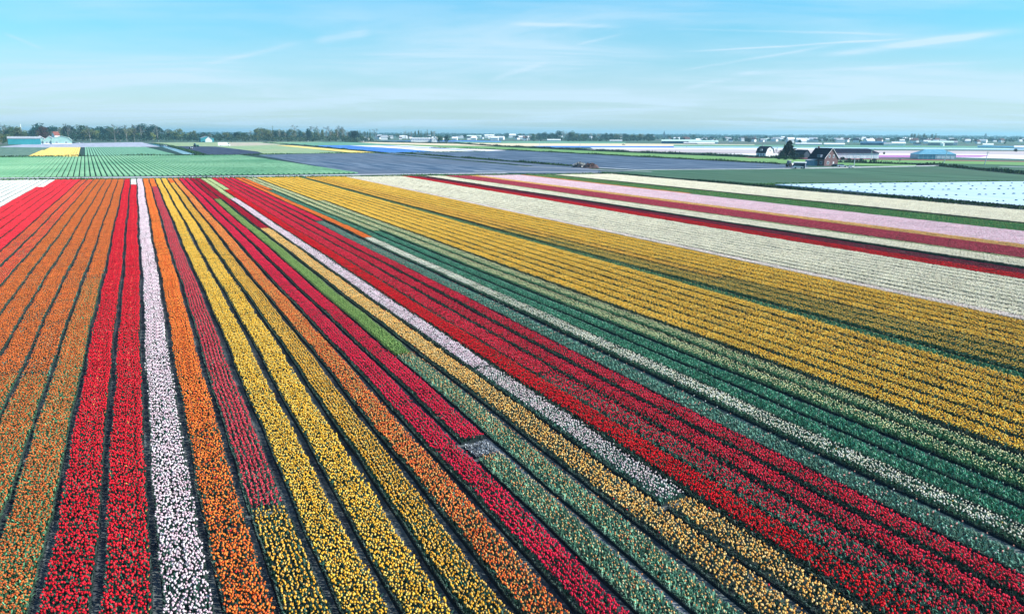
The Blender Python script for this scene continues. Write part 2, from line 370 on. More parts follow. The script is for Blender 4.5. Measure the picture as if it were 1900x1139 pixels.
GR = [(.06, .17, .05), (.10, .22, .06), (.04, .12, .04)]
top = [(-500, 339.3), (0, 334.1), (400, 330.8), (665, 327.3), (940, 324.2), (1135, 322.6)]
ribbon('verge', linepx(top), 7, m_verge, .05)
tufts('verge_grass', linepx(top), 5.5, .7, 14, DG+GR, .05)
dg = [(1120, 322.6), (1250, 333.2), (1440, 348.8), (1650, 366.2), (1900, 387.3), (2300, 421)]
ribbon('ditch_bank', linepx(dg), 12, mat('ditch_mud', (.005, .012, .022), .9, (.010, .022, .03), scale=.8), .12)
tufts('ditch_reeds', linepx(dg), 12, .7, 30, [(.008,.03,.025),(.012,.04,.02),(.03,.08,.03)], .1)
ribbon('verge', linepx([(1380, 342.6), (1500, 341.2), (1990, 335.2)]), 3, m_verge, .12)
tufts('verge_grass', linepx([(1380, 342.6), (1500, 341.2), (1990, 335.2)]), 3.0, .5, 12, GR, .1)
m_mud = MC['ditch_mud']
for nm, L_, w_, h_, cs in (
    ('ditch_reeds', [(745, 284.6), (1062, 308.6)], 4, 1.2, DG), ('ditch_reeds', [(700, 284.2), (985, 309.0)], 2, .5, DG),
    ('ditch_reeds', [(-200, 295), (0, 292.2), (240, 288.9), (376, 288.6), (480, 287.8)], 5, 1.2, DG),
    ('ditch_reeds', [(478, 286.8), (640, 284.6), (760, 283.6), (900, 281.2)], 4, .8, GR+DG),
    ('ditch_reeds', [(286, 267), (300, 268.5), (318, 271.6), (376, 287.4)], 6, 1.2, DG),
    ('ditch_reeds', [(490, 265), (566, 270.2), (700, 283.0)], 5, 1.0, DG),
    ('ditch_reeds', [(800, 274.8), (930, 278.2), (1160, 289.8), (1400, 302.2), (1440, 304)], 6, 1.3, DG),
    ('ditch_reeds', [(640, 263.5), (700, 264.0), (850, 266.9), (930, 272), (1160, 282.2), (1310, 287.8), (1400, 292.2), (1480, 295.5)], 9, 2.2, DG[:1]+DG[3:]),
    ('ditch_reeds', [(1750, 308.6), (1900, 323.2), (2000, 331)], 7, 1.7, DG[:1]+DG[3:]),
    ('hedge', [(1556, 301.5), (1660, 304.6), (1752, 306.8)], 7, 2.2, DG[:1]+DG[3:])):
    P = linepx(L_, 10); ribbon('ditch_bank', P, w_*1.2, m_mud if h_ > .9 else m_verge, .13); tufts(nm, P, w_, h_, 9, cs, .1, blade=.5)

# ------------------------------------------------------------------ tulips
def srgb(*c): return tuple(((x/255+.055)/1.055)**2.4 if x > 10 else x/255/12.92 for x in c)
LEAF = (.026, .085, .060); LEAFB = (.055, .155, .115); LEAFY = (.13, .27, .06)
#   name: flower colours, flowers per m2, flower radius, leaf colour, leaves per m2, height, rows (0 = loose)
RED = (.74, .006, .022); CRIM = (.80, .010, .058)
T = {
 'white':   ([(.84, .86, .82), (.76, .82, .76)], 108, .046, LEAFB, 60, .40, 0),
 'pinkwhite': ([(.82, .66, .71), (.76, .54, .62), (.86, .76, .78)], 88, .043, LEAF, 50, .45, 0),
 'pinkthin': ([(.78, .66, .66), (.68, .52, .56), (.80, .74, .70)], 66, .039, LEAFB, 100, .42, 0),
 'red':     ([RED, (.60, .010, .030), (.80, .03, .05)], 92, .041, LEAF, 95, .42, 0),
 'redtop':  ([(.80, .03, .05), (.85, .05, .07)], 105, .044, LEAF, 40, .42, 0),
 'redmix':  ([(.70, .10, .04), (.66, .18, .06), (.75, .05, .04)], 70, .040, LEAFB, 170, .38, 7),
 'orangebrown': ([(.60, .15, .035), (.68, .19, .04), (.50, .10, .03)], 98, .040, LEAFB, 110, .38, 0),
 'orangegreen': ([(.60, .16, .035), (.62, .20, .05), (.48, .10, .03)], 82, .039, (.10, .26, .13), 190, .38, 0),
 'orange':  ([(.86, .20, .03), (.80, .14, .03), (.90, .28, .05)], 95, .042, LEAF, 60, .42, 0),
 'orangeyellow': ([(.86, .24, .05), (.90, .42, .12), (.78, .13, .03)], 92, .041, LEAF, 70, .42, 0),
 'rose':    ([(.66, .05, .09), (.60, .04, .06), (.74, .10, .13)], 84, .038, LEAFB, 110, .38, 6),
 'yellow':  ([(.92, .52, .05), (.90, .45, .04), (.93, .63, .14)], 90, .041, LEAF, 75, .45, 0),
 'yellowlean': ([(.88, .47, .05), (.86, .41, .035), (.92, .58, .15)], 72, .040, LEAF, 110, .45, 7),
 'crimson': ([CRIM, (.66, .012, .045), (.82, .03, .10)], 95, .041, LEAF, 55, .42, 6),
 'darkred': ([(.48, .006, .035), (.40, .005, .03)], 98, .041, LEAF, 30, .42, 6),
 'scarlet': ([(.68, .006, .016), (.56, .005, .014)], 88, .043, LEAF, 75, .44, 0),
 'redpink': ([(.66, .012, .045), (.72, .035, .08), (.56, .010, .03)], 82, .041, LEAF, 110, .42, 0),
 'redthin': ([(.68, .02, .06), (.60, .015, .04)], 58, .040, LEAFB, 170, .42, 0),
 'ltgreen': ([(.34, .48, .14), (.26, .40, .13)], 45, .036, (.15, .30, .085), 240, .36, 6),
 'palegreen': ([(.60, .68, .34), (.50, .62, .30)], 80, .040, (.30, .45, .14), 120, .36, 6),
 'sparse':  ([(.84, .52, .20), (.80, .62, .35), (.74, .28, .10)], 34, .036, (.12, .28, .18), 150, .36, 0),
 'tan':     ([(.90, .52, .15), (.92, .64, .28), (.88, .42, .09)], 92, .040, LEAF, 50, .42, 0),
 'bluegreen': ([(.60, .64, .58), (.68, .32, .26)], 8, .034, (.11, .26, .19), 190, .34, 7),
 'teal':    ([(.45, .60, .50)], 5, .034, (.065, .25, .15), 185, .34, 0),
 'cream':   ([(.84, .82, .66), (.88, .86, .74), (.76, .74, .54)], 62, .039, (.05, .15, .09), 150, .42, 0),
 'creamgreen': ([(.72, .70, .34), (.78, .76, .46)], 36, .037, (.06, .19, .09), 200, .38, 0),
 'green':   ([(.70, .55, .15)], 5, .035, (.045, .19, .10), 200, .34, 0),
 'yellowgreen': ([(.80, .48, .07), (.84, .56, .12)], 44, .038, (.03, .11, .06), 190, .42, 0),
 'pinkcream': ([(.86, .68, .62), (.88, .76, .70), (.86, .82, .70)], 130, .046, LEAF, 50, .42, 0),
 'creamwhite': ([(.90, .80, .58), (.90, .84, .68), (.80, .78, .58)], 132, .046, LEAF, 40, .42, 0),
 'maroon':  ([(.46, .045, .09), (.40, .03, .06), (.54, .08, .12)], 88, .041, LEAF, 60, .42, 0),
 'dullred': ([(.26, .012, .04), (.20, .012, .04)], 80, .041, (.05, .08, .07), 60, .40, 0),
 'lilac':   ([(.88, .62, .68), (.90, .72, .76), (.82, .50, .58)], 120, .046, LEAF, 40, .40, 0),
 'vgreen':  ([(.75, .65, .15), (.70, .70, .30)], 5, .036, (.014, .19, .05), 290, .36, 0),
 'greybare': ([(.55, .55, .58)], 6, .03, (.26, .29, .31), 520, .20, 0),
}
BW = 1.0; TL = 1.0       # a tile of planting is one unit wide (scaled to the bed) and 1 m long
def tile_mesh(name, spec, seed, wid):
    cols, dn, rad, leaf, ln, hgt, rows = spec; hgt *= .76
    g = np.random.default_rng(seed); V = []; Fc = []; Cc = []; nv = 0
    area = wid*TL; nf = int(dn*area*(1.14 if hgt > .2 else 1)*((1.0, .98, .92, .86) if dn > 100 else (1.0, .93, .80, .66))[seed % 10 % 4]); nl = int(ln*area)
    def place(n_):
        if rows:
            xs = (g.integers(0, rows, n_)+.5)/rows*wid-wid/2+g.normal(0, .016, n_)
        else: xs = (g.random(n_)-.5)*wid
        return xs, (g.random(n_)-.5)*TL
    # jittered grid for even cover
    if rows:
        per = max(1, nf//rows); xs = np.repeat((np.arange(rows)+.5)/rows*wid-wid/2, per)+g.normal(0, .034, per*rows)
        ys = np.tile((np.arange(per)+.5)/per*TL-TL/2, rows)+g.normal(0, .03, per*rows)
    else:
        a = max(1, int(round(math.sqrt(nf*wid/TL)))); b = max(1, nf//a)
        gx, gy = np.meshgrid((np.arange(a)+.5)/a*wid-wid/2, (np.arange(b)+.5)/b*TL-TL/2); xs = gx.ravel()+g.normal(0, .043, a*b); ys = gy.ravel()+g.normal(0, .043, a*b)
    keep = g.random(len(xs)) > .10; xs, ys = xs[keep], ys[keep]
    n6 = 6; ang = np.arange(n6)*2*np.pi/n6
    ringf = np.array([[i, (i+1)%n6] for i in range(n6)])
    for x, y in zip(xs, ys):
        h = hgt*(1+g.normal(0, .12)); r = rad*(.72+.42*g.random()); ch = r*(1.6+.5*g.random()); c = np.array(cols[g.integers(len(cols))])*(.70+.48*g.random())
        if g.random() < .0022: c = np.array([(.62, .40, .10), (.6, .03, .04)][g.integers(2)])
        tx, ty = g.normal(0, .26), g.normal(0, .26); r *= .80; a0 = g.random()*6.28
        P = []
        for rr, zz in ((.45, 0), (1.0, .38), (.80, 1.0)):
            zr = zz*ch + (0 if zz < 1 else 1)*np.where(np.arange(n6)%2 == 0, .006, -.008)
            P.append(np.stack([x+r*rr*np.cos(ang+a0)+tx*zz*ch, y+r*rr*np.sin(ang+a0)+ty*zz*ch, h-ch/2+zr], 1))
        P.append(np.array([[x+tx*ch*.6, y+ty*ch*.6, h-ch/2+ch*.62]]))
        V.append(np.concatenate(P)); f = []
        for k in (0, 1):
            for i, j in ringf: f += [(nv+k*6+i, nv+k*6+j, nv+k*6+6+j), (nv+k*6+i, nv+k*6+6+j, nv+k*6+6+i)]
        for i, j in ringf: f.append((nv+12+i, nv+12+j, nv+18))
        Fc += f; cc = np.tile(c, (19, 1)); cc[:6] *= .62; cc[12:18] = np.minimum(cc[12:18]*1.15+.006, .92); cc[18] *= .5; Cc.append(cc); nv += 19  # highlight painted on the petal rims; cup base and heart darkened
        # stem
        s0 = .006; V.append(np.array([[x-s0, y, .02], [x+s0, y, .02], [x, y+s0, h-ch/2]])); Fc.append((nv, nv+1, nv+2)); Cc.append(np.tile(np.array(leaf)*.9, (3, 1))); nv += 3
    xs = (g.random(nl)-.5)*wid*.98; ys = (g.random(nl)-.5)*TL
    if rows: xs = (g.integers(0, rows, nl)+.5)/rows*wid-wid/2+g.normal(0, .028, nl)
    ne = int(38*TL) if hgt > .2 else 4
    for sd_ in (-1, 1):
        for i in range(ne):
            x = sd_*(wid/2-.01+g.normal(0, .012)); y = (g.random()-.5)*TL; l = hgt*(.5+.4*g.random()); wd = .016+.012*g.random(); a0 = g.normal(0, .7)+(0 if sd_ > 0 else math.pi)
            d = np.array([math.cos(a0), math.sin(a0)]); q = np.array([-d[1], d[0]])*wd; b = np.array([x, y]); c = (np.array(leaf)*.5+np.array([.12, .16, .15])*.5)*(.6+.9*g.random())  # sunlit grey of the bed flanks mixed into the edge leaf colour
            V.append(np.array([[*(b-q*.6), .02], [*(b+q*.6), .02], [*(b+d*.03-q), l*.6], [*(b+d*.03+q), l*.6], [*(b+d*.09), l*(.55+.35*g.random())]]))
            Fc += [(nv, nv+1, nv+3), (nv, nv+3, nv+2), (nv+2, nv+3, nv+4)]; Cc.append(np.tile(c, (5, 1))); nv += 5
    for x, y in zip(xs, ys):
        a0 = g.random()*6.28; l = hgt*(.62+.45*g.random()); wd = .020+.016*g.random(); lean = .25+.5*g.random()
        d = np.array([math.cos(a0), math.sin(a0)]); q = np.array([-d[1], d[0]])*wd; c = np.array(leaf)*(.35+1.9*g.random()**2)
        b = np.array([x, y]); m1 = b+d*l*lean*.35; t_ = b+d*l*lean
        V.append(np.array([[*(b-q*.5), 0.0], [*(b+q*.5), 0.0], [*(m1-q), l*.62], [*(m1+q), l*.62], [*t_, l*(.98-.3*lean)]]))
        Fc += [(nv, nv+1, nv+3), (nv, nv+3, nv+2), (nv+2, nv+3, nv+4)]; Cc.append(np.tile(c, (5, 1))); nv += 5
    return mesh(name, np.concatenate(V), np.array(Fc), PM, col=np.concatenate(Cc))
WID = (LK[8]-LK[0])/8*.77
NV = 4
TC = {}
def tiles(tp):
    if tp in TC: return TC[tp]
    c = bpy.data.collections.new('tulip_planting_'+tp)
    for i in range(NV):
        o = bpy.data.objects.new('tulip_planting', tile_mesh('tulip_planting', T[tp], hash_(tp)+i, WID)); c.objects.link(o)
    TC[tp] = c; return c
def hash_(s): return sum((i+1)*ord(ch) for i, ch in enumerate(s))*10
ng = bpy.data.node_groups.new('planting', 'GeometryNodeTree')
ng.interface.new_socket('Geometry', in_out='INPUT', socket_type='NodeSocketGeometry')
sk = ng.interface.new_socket('Tiles', in_out='INPUT', socket_type='NodeSocketCollection')
ng.interface.new_socket('Geometry', in_out='OUTPUT', socket_type='NodeSocketGeometry')
gi = ng.nodes.new('NodeGroupInput'); go = ng.nodes.new('NodeGroupOutput')
ci = ng.nodes.new('GeometryNodeCollectionInfo'); ci.inputs['Separate Children'].default_value = True; ci.inputs['Reset Children'].default_value = True
ip = ng.nodes.new('GeometryNodeInstanceOnPoints'); ip.inputs['Pick Instance'].default_value = True
def attr(nm, ty):
    a = ng.nodes.new('GeometryNodeInputNamedAttribute'); a.data_type = ty; a.inputs['Name'].default_value = nm; return a.outputs[0]
g = ng.links
g.new(gi.outputs[0], ip.inputs['Points']); g.new(gi.outputs[1], ci.inputs['Collection']); g.new(ci.outputs[0], ip.inputs['Instance'])
g.new(attr('idx', 'INT'), ip.inputs['Instance Index']); g.new(attr('rot', 'FLOAT_VECTOR'), ip.inputs['Rotation']); g.new(attr('scl', 'FLOAT_VECTOR'), ip.inputs['Scale'])
g.new(ip.outputs[0], go.inputs[0])
NT = [0]
def wob_(k, s): return .06*math.sin(s*.09+k*.5)+.035*math.sin(s*.31+k*.9)+.02*math.sin(s*.83+k*2.3)
def bed(k, tp, sa, sb, label, group='tulip beds of the near field', cat='tulip bed', wf=.77, off=0.0):
    wf *= 1.05 if -15 < k < -2 else .86 if 13 < k < 22 else .90 if 11 < k < 14 else .93 if 2 < k < 53 else 1
    la, lb = LK[k], LK[k+1]; lc = (la+lb)/2+off; wd = (lb-la)*wf
    root = empty('tulip_bed', pt(lc, sa)); tag(root, label, cat, group)
    o = pt(lc, sa)
    # the low ridge of soil and leaf litter the tulips stand in
    V = []; Fc = []; n_ = max(2, int((sb-sa)/2)); prof = [(-.56, -.0), (-.50, .09), (.50, .09), (.56, 0)]
    for i in range(n_+1):
        s = sa+(sb-sa)*i/n_
        for a, z in prof:
            p = pt(lc+a*wd+wob_(k, s), s, z-.01)-o; V.append(p)
    for i in range(n_):
        for j in range(3): a = i*4+j; Fc.append((a, a+1, a+5, a+4))
    Fc += [(0, 1, 2, 3), (n_*4+3, n_*4+2, n_*4+1, n_*4)]
    link('soil_ridge', mesh('soil_ridge', V, Fc, BEDSOIL), root)
    m = max(1, int(round((sb-sa)/TL))); st = (sb-sa)/m; P = []; rot = []; scl = []; idx = []
    for i in range(m):
        s = sa+st*(i+.5); P.append(pt(lc+wob_(k, s), s, .07)-o)
        fl = rng.integers(2); rot.append((0, 0, ROWANG-math.pi/2+math.pi*fl)); z = 1+.10*(rng.random()-.5)+.05*math.sin(s*.07+k)
        scl.append((wd/WID*(1+.09*(rng.random()-.5)), st/TL*1.02, z)); nz_ = math.sin(s*.17+k*2.1)+math.sin(s*.053+k*.7)+rng.normal(0, .8); idx.append(3 if nz_ > 1.7 else 2 if nz_ > .7 else int(rng.integers(2)))
    me = bpy.data.meshes.new('tulips'); me.from_pydata(P, [], [])
    a = me.attributes.new('rot', 'FLOAT_VECTOR', 'POINT'); a.data.foreach_set('vector', np.array(rot, np.float32).ravel())
    a = me.attributes.new('scl', 'FLOAT_VECTOR', 'POINT'); a.data.foreach_set('vector', np.array(scl, np.float32).ravel())
    a = me.attributes.new('idx', 'INT', 'POINT'); a.data.foreach_set('value', np.array(idx, np.int32))
    t = link('tulips', me, root); tag(t, kind='stuff')
    md = t.modifiers.new('planting', 'NODES'); md.node_group = ng; md[sk.identifier] = tiles(tp)
    NT[0] += m; return root
ORD = ['first', 'second', 'third', 'fourth', 'fifth', 'sixth', 'seventh', 'eighth', 'ninth', 'tenth', 'eleventh', 'twelfth', 'thirteenth', 'fourteenth', 'fifteenth', 'sixteenth']
def run(k, segs, labels, **kw):
    """segs: [(type, photo row where it gives way to the next)], far to near"""
    l, s0 = s_near((U[k]+U[k+1])/2); l = (LK[k]+LK[k+1])/2
    hi = s_at_line(l, 337.0, 325.0)-.5
    for (tp, y), lb in zip(segs, labels):
        lo = s0 if y is None else s_at_y(l, y)
        lo = max(lo, s0)
        if lo < hi-1:
            if isinstance(lb, tuple): bed(k, tp, lo, hi, lb[0], group=lb[1], **kw)
            else: bed(k, tp, lo, hi, lb, **kw)
            hi = lo-.35
NF = 'left of the red beds'
for i, k in enumerate(range(-22, -14)): run(k, [('white', None)], ['white tulip bed, %s from the left corner of the field' % ORD[i] if i < 3 else ('white tulip bed crowding the far left corner' if k < -18 else 'white tulip bed, %s to the left of the half red one' % ORD[-15-k])])
run(-14, [('white', 350), ('redtop', None)], ['short white far end of the bed left of the four full red ones', 'bright red bed starting beyond a bare patch next to the white corner'])
for i, k in enumerate(range(-13, -9)): run(k, [('redtop', None)], ['bright scarlet tulip bed, %s from the white corner of the field' % ORD[i]])
run(-9, [('redmix', None)], ['orange red bed streaked with green beside the last scarlet bed']); run(-8, [('redmix', None)], ['orange red bed streaked with green beside the plain orange beds'])
for i, k in enumerate(range(-7, -3)): run(k, [('orangebrown', 700 if k > -6 else None), ('orangegreen', None)], ['rust orange tulip bed, %s of five from the left' % ORD[i], 'near end of the rust orange bed, %s of five, flecked with green leaves' % ORD[i]])
run(-3, [('orangebrown', 520), ('orangegreen', None)], ['far end of the rust orange bed next to the deep red beds', 'near end of the greenish rust orange bed next to the deep red beds'])
run(-2, [('red', None)], ['deep red tulip bed between the rust orange beds and the other deep red bed'])
run(-1, [('white', 345), ('red', None)], ['tiny white far end of the bed left of the long pinkish white one', 'deep red tulip bed directly left of the long pinkish white bed'])
run(0, [('pinkwhite', None)], ['long pinkish white tulip bed between deep red and orange'])
run(1, [('orange', None)], ['vivid orange tulip bed right of the long pinkish white one'])
run(2, [('orange', 349), ('rose', 950), ('yellowlean', None)], ['short orange far end of the rose coloured bed', 'dusty rose red tulip bed between vivid orange and yellow', 'loose yellow flowers at the near end of the rose red bed'])
run(3, [('yellow', None)], ['yellow tulip bed right beside the dusty rose red bed']); run(4, [('yellow', None)], ['yellow tulip bed in the middle of the three left ones'])
run(5, [('orange', 342), ('yellowlean', None)], ['short orange far end of the yellow bed beside the yellow edged orange bed', 'looser yellow tulip bed left of the orange bed with yellow edged flowers'])
run(6, [('orangeyellow', None)], ['orange tulip bed with yellow edged flowers left of the crimson beds'])
run(7, [('crimson', None)], ['long crimson tulip bed reaching the bottom of the photo'])
run(8, [('crimson', 822), ('greybare', 848), ('sparse', None)], ['crimson tulip bed that stops at a bare grey patch', 'bare grey patch of withered leaves at the end of the crimson bed', 'sparse yellow and green bed beyond the grey patch'])
run(9, [('darkred', 372), ('ltgreen', 661), ('sparse', None)], ['short dark red far end before the light green bed', 'light green bed without open flowers beside the crimson one', 'sparse yellow and green bed left of the tan yellow one'])
run(10, [('darkred', 428), ('tan', None)], ['dark red far stretch before the tan yellow bed', 'long tan yellow tulip bed left of the narrow white one'])
run(11, [('palegreen', 371), ('pinkwhite', 690), ('pinkthin', 935), ('greybare', 956), ('tan', None)], ['pale green far end of the right hand white bed', 'white tulip bed between tan yellow and scarlet', 'duller near part of the right hand white bed, ending at a grey patch', 'bare grey patch where the right hand white bed ends', 'short tan yellow near stretch beyond the grey patch of the white bed'])
run(12, [('palegreen', 355), ('scarlet', None)], ['pale green far end of the scarlet bed', 'bright scarlet bed right of the narrow white one'], wf=.9)
run(13, [('redpink', 700), ('redthin', None)], ['dull pinkish red bed grown together with the bright scarlet one', 'near end of the dull red bed, thin among green leaves'], wf=.9)
run(14, [('redpink', None)], ['pinkish red tulip bed, left one of the two before the green beds'])
run(15, [('redpink', None)], ['pinkish red tulip bed right along the blue green bed'])
run(16, [('crimson', 413), ('bluegreen', None)], ['crimson far stretch of the blue green bed', 'blue green leafy bed between pinkish red and cream white'])
run(17, [('orange', 445), ('cream', None)], ['orange far stretch of the cream white bed', 'cream white tulip bed in the middle of the green beds'])
run(18, [('orange', 355), ('teal', None)], ['short orange far end of the teal green bed', 'teal green leafy bed right of the cream white one'])
run(19, [('creamgreen', 432), ('teal', None)], ['pale far stretch of the second teal green bed', 'second teal green leafy bed right of the cream white one'])
run(20, [('creamgreen', None)], ['green bed dotted with pale flowers, left one of the pair'])
run(21, [('yellow', 375), ('creamgreen', None)], ['short yellow far end of the pale dotted green bed', 'green bed dotted with pale flowers right below the yellow block'])
for k in range(22, 29): run(k, [('yellow', None)], ['golden yellow tulip bed, %s of seven counted from the green beds' % ORD[k-22]])
run(29, [('green', None)], ['narrow green bed splitting the yellow block in two'])
for k in (30, 31, 32): run(k, [('yellowlean', (430, 445, 520)[k-30]), ('yellowgreen', None)], ['far end of the yellow bed, %s right of the narrow green one' % ORD[k-30], 'patchy yellow and green bed, %s right of the narrow green one' % ORD[k-30]])
for k in range(33, 38): run(k, [('yellow', None)], ['amber yellow tulip bed, %s of five counted from the cream field' % ORD[37-k]])
run(38, [('pinkcream', None)], ['pinkish cream tulip bed along the edge of the amber yellow ones'])
for k in range(39, 49): run(k, [('creamwhite', None)], ['cream white tulip bed, %s of ten counted from the yellow block' % ORD[k-39]])
run(49, [('darkred' if 0 else 'scarlet', None)], ['bright red bed along the large cream white block']); run(50, [('scarlet', None)], ['bright red bed beside the dull maroon ones'])
run(51, [('dullred', None)], ['dull wine red bed next to the bright red pair']); run(52, [('dullred', None)], ['dull wine red bed next to the dark furrow'], wf=.6)
for k in range(54, 58): run(k, [('creamgreen' if k == 57 else 'creamwhite', None)], ['greenish cream bed, %s beyond the dark furrow' % ORD[k-54]])
for k in range(58, 63): run(k, [('maroon', None)], ['maroon rose tulip bed, %s of five between cream and orange' % ORD[k-58]], wf=.86)
for k in range(63, 65): run(k, [('tan', None)], ['thin orange yellow bed, %s of two between maroon and lilac' % ORD[k-63]], wf=.9 if k == 64 else .7)
for k in range(65, 74): run(k, [('lilac', None)], ['pale lilac pink tulip bed, %s of nine' % ORD[k-65]], wf=.88)
run(74, [('orangeyellow', 362), ('vgreen', None)], ['orange fringe between the lilac and the green beds', 'deep green bed next to the lilac ones'], wf=.8)
for k in range(75, 81): run(k, [('vgreen', None)], ['deep green bed with few yellow flowers, %s of six' % ORD[k-75]], wf=.97)
for k in range(82, 95): run(k, [('creamwhite', None)], ['cream white bed before the ditch, %s of thirteen' % ORD[k-82]], wf=.98)
print('tiles', NT[0])

ribbon('dusty_strip', [pt(LK[9]+.03*math.sin(i*.9), s_at_y(LK[9], 815)-i*1.0) for i in range(24)], .22, mat('dusty_soil', (.14, .16, .18), .95, (.25, .27, .29), scale=4), .012)
# clods, straw and fallen petals on the wheel tracks: too small and many to count
V = []; Fc = []; Cc = []
for k in range(-6, 17):
    for i in range(700):
        s = 12+75*rng.random()**1.3+(k > 4)*2.2*(k-4); l = LK[k]+rng.normal(0, .13)+wob_(k, s); q = rng.uniform(.008, .035); p = pt(l, s, .004); b_ = len(V)
        c = np.array([(.03, .04, .055), (.06, .07, .08), (.14, .14, .13), (.03, .07, .04), (.35, .08, .05)][rng.choice(5, p=[.38, .3, .15, .12, .05])])
        a0 = rng.random()*6.28
        for j in range(3): V.append((p.x+q*math.cos(a0+j*2.1), p.y+q*math.sin(a0+j*2.1), .004))
        V.append((p.x+rng.normal(0, q*.4), p.y+rng.normal(0, q*.4), .004+q*rng.uniform(.5, 1.3))); Fc += [(b_, b_+1, b_+3), (b_+1, b_+2, b_+3), (b_+2, b_, b_+3)]; Cc += [c]*4
tag(link('soil_litter', mesh('soil_litter', V, np.array(Fc), TM, col=np.array(Cc))), kind='stuff')
# beds of the fields beyond the road: leafy slabs with real edges
VX2 = 157.0          # these fields are laid out a few degrees off the near one
D2 = M3 @ Vector((VX2-950, -(244.7-569.5), -F)); D2.z = 0; D2.normalize(); L2 = Vector((D2.y, -D2.x, 0))
P2 = .127
def ground_line(u, ya, yb):
    return G(VX2+u*(ya-244.7), ya), G(VX2+u*(yb-244.7), yb)
def slab_mesh(name, seed, a, b_, h, m, wid, seg=5.0):
    o = a.copy(); ln = (b_-a).length; hw = wid/2; V = []; Fc = []; n_ = max(2, int(ln/seg)); g_ = np.random.default_rng(seed)
    for i in range(n_+1):
        p = a.lerp(b_, i/n_)
        for q, z in ((-1, 0), (-.9, 1), (0, 1.08), (.9, 1), (1, 0)):
            j = g_.normal(0, .04); V.append(p+L2*(q*hw*(1+j))+Vector((0, 0, h*z*(1+2*j)+(.01 if z else -.02)))-o)
    for i in range(n_):
        for j in range(4): c = i*5+j; Fc.append((c, c+1, c+6, c+5))
    Fc += [(0, 1, 2, 3, 4), tuple(n_*5+4-i for i in range(5))]
    return mesh(name, V, Fc, m), o
m_gb = mat('pale_green_leaves', (.17, .40, .21), .8, (.31, .54, .31), scale=2.0, detail=6, c3=(.13, .34, .17), scale3=.02)
m_gb2 = mat('green_leaves', (.15, .38, .23), .8, (.26, .50, .32), scale=2.0, detail=6)
m_yb = mat('yellow_flowers', (.80, .52, .10), .8, (.90, .68, .25), scale=1.5, detail=6, c3=(.86, .60, .12), scale3=.05)
quad('soil', [G(-900, 338.9), G(668, 324.0), G(478, 288.3), G(-900, 303)],
     mat('dark_green_soil', (.008, .035, .03), .95, (.02, .06, .045), scale=1.0), .0)  # very dark green soil filling the gaps between the slabs
def solve(u, f, lo=262.0, hi=345.0):
    """photo row where the bed at u meets the row function f(x)"""
    for _ in range(40):
        m_ = (lo+hi)/2; x = VX2+u*(m_-244.7)
        if m_ > f(x): hi = m_
        else: lo = m_
    return lo
PW = (G(VX2+P2*80, 324.7)-G(VX2, 324.7)).dot(L2)
def nearname(x):
    """which near bed's far end lies opposite photo column x"""
    u = (x-VPX)/85.0; k = max([q for q in LK if U[q] <= u] or [-46])
    tb = [(-23, 'the empty ground past the white corner'), (-14, 'the white corner beds'), (-9, 'the scarlet beds'), (-7, 'the orange beds streaked green'), (-2, 'the rust orange beds'), (0, 'the deep red beds'),
          (1, 'the pinkish white bed'), (3, 'the vivid orange beds'), (5, 'the yellow pair'), (7, 'the yellow edged orange beds'), (9, 'the long crimson pair'), (11, 'the dark red pair'), (13, 'the pale green pair'), (17, 'the pinkish red beds'), (19, 'the orange far ends'),
          (22, 'the pale dotted green beds'), (29, 'the seven golden yellow beds'), (38, 'the amber yellow beds'), (50, 'the cream white block')]
    for q, nm in tb:
        if k < q: return nm, q
    return tb[-1][1], 50
def farbeds(ks, f0, f1, m, h, lab, group, cat, wf=.76):
    seen = {}; cnt = {}
    for k in ks:
        u = P2*(k+.5); ya, yb = solve(u, f0), solve(u, f1)
        if ya-yb < 1.0: continue
        a, b_ = ground_line(u, ya, yb)
        me, o = slab_mesh('flower_bed', k+500, a, b_, h, m, PW*wf)
        if lab is None:
            nm, q = nearname(VX2+u*(ya-244.7)); cnt[q] = cnt.get(q, 0)+1; i = cnt[q]-1
            t_ = 'green bed beyond the road facing %s, %s there' % (nm, ORD[min(i, 15)])
        else:
            i = cnt.get(0, 0); cnt[0] = i+1; t_ = '%s, %s from its left edge' % (lab, ORD[i]) if i < 16 else '%s, close to its right edge' % lab
        tag(link('flower_bed', me, None, o), t_, cat, group)
def edge_r(x):       # far end: the ditch, then the slanting edge of the ploughed field
    return max(292.8-.0098*max(0, x), 288.9+(x-479)*(324.5-288.9)/(666-479))
farbeds(range(-52, 52), lambda x: 329.6-.0118*x, edge_r, m_gb, .28, None, 'green beds beyond the road', 'crop bed')
quad('soil', [G(52, 291.2), G(347, 288.6), G(300, 272.6), G(92, 274.0)], MC['dark_green_soil'], .03)
farbeds(range(-20, 0), lambda x: 290.8 if x < 149.5 else 273, lambda x: max(274.2, 274.2+(92-x)*.43), m_yb, .35, 'yellow flower bed in the small yellow block', 'beds of the yellow block', 'flower bed', .88)
farbeds(range(0, 34), lambda x: 290.2-.008*(x-150), lambda x: max(273.4, 273.4+(x-295)*.31), m_gb2, .3, 'green leafy bed between yellow block and canal', 'green beds before the wood', 'crop bed', .74)

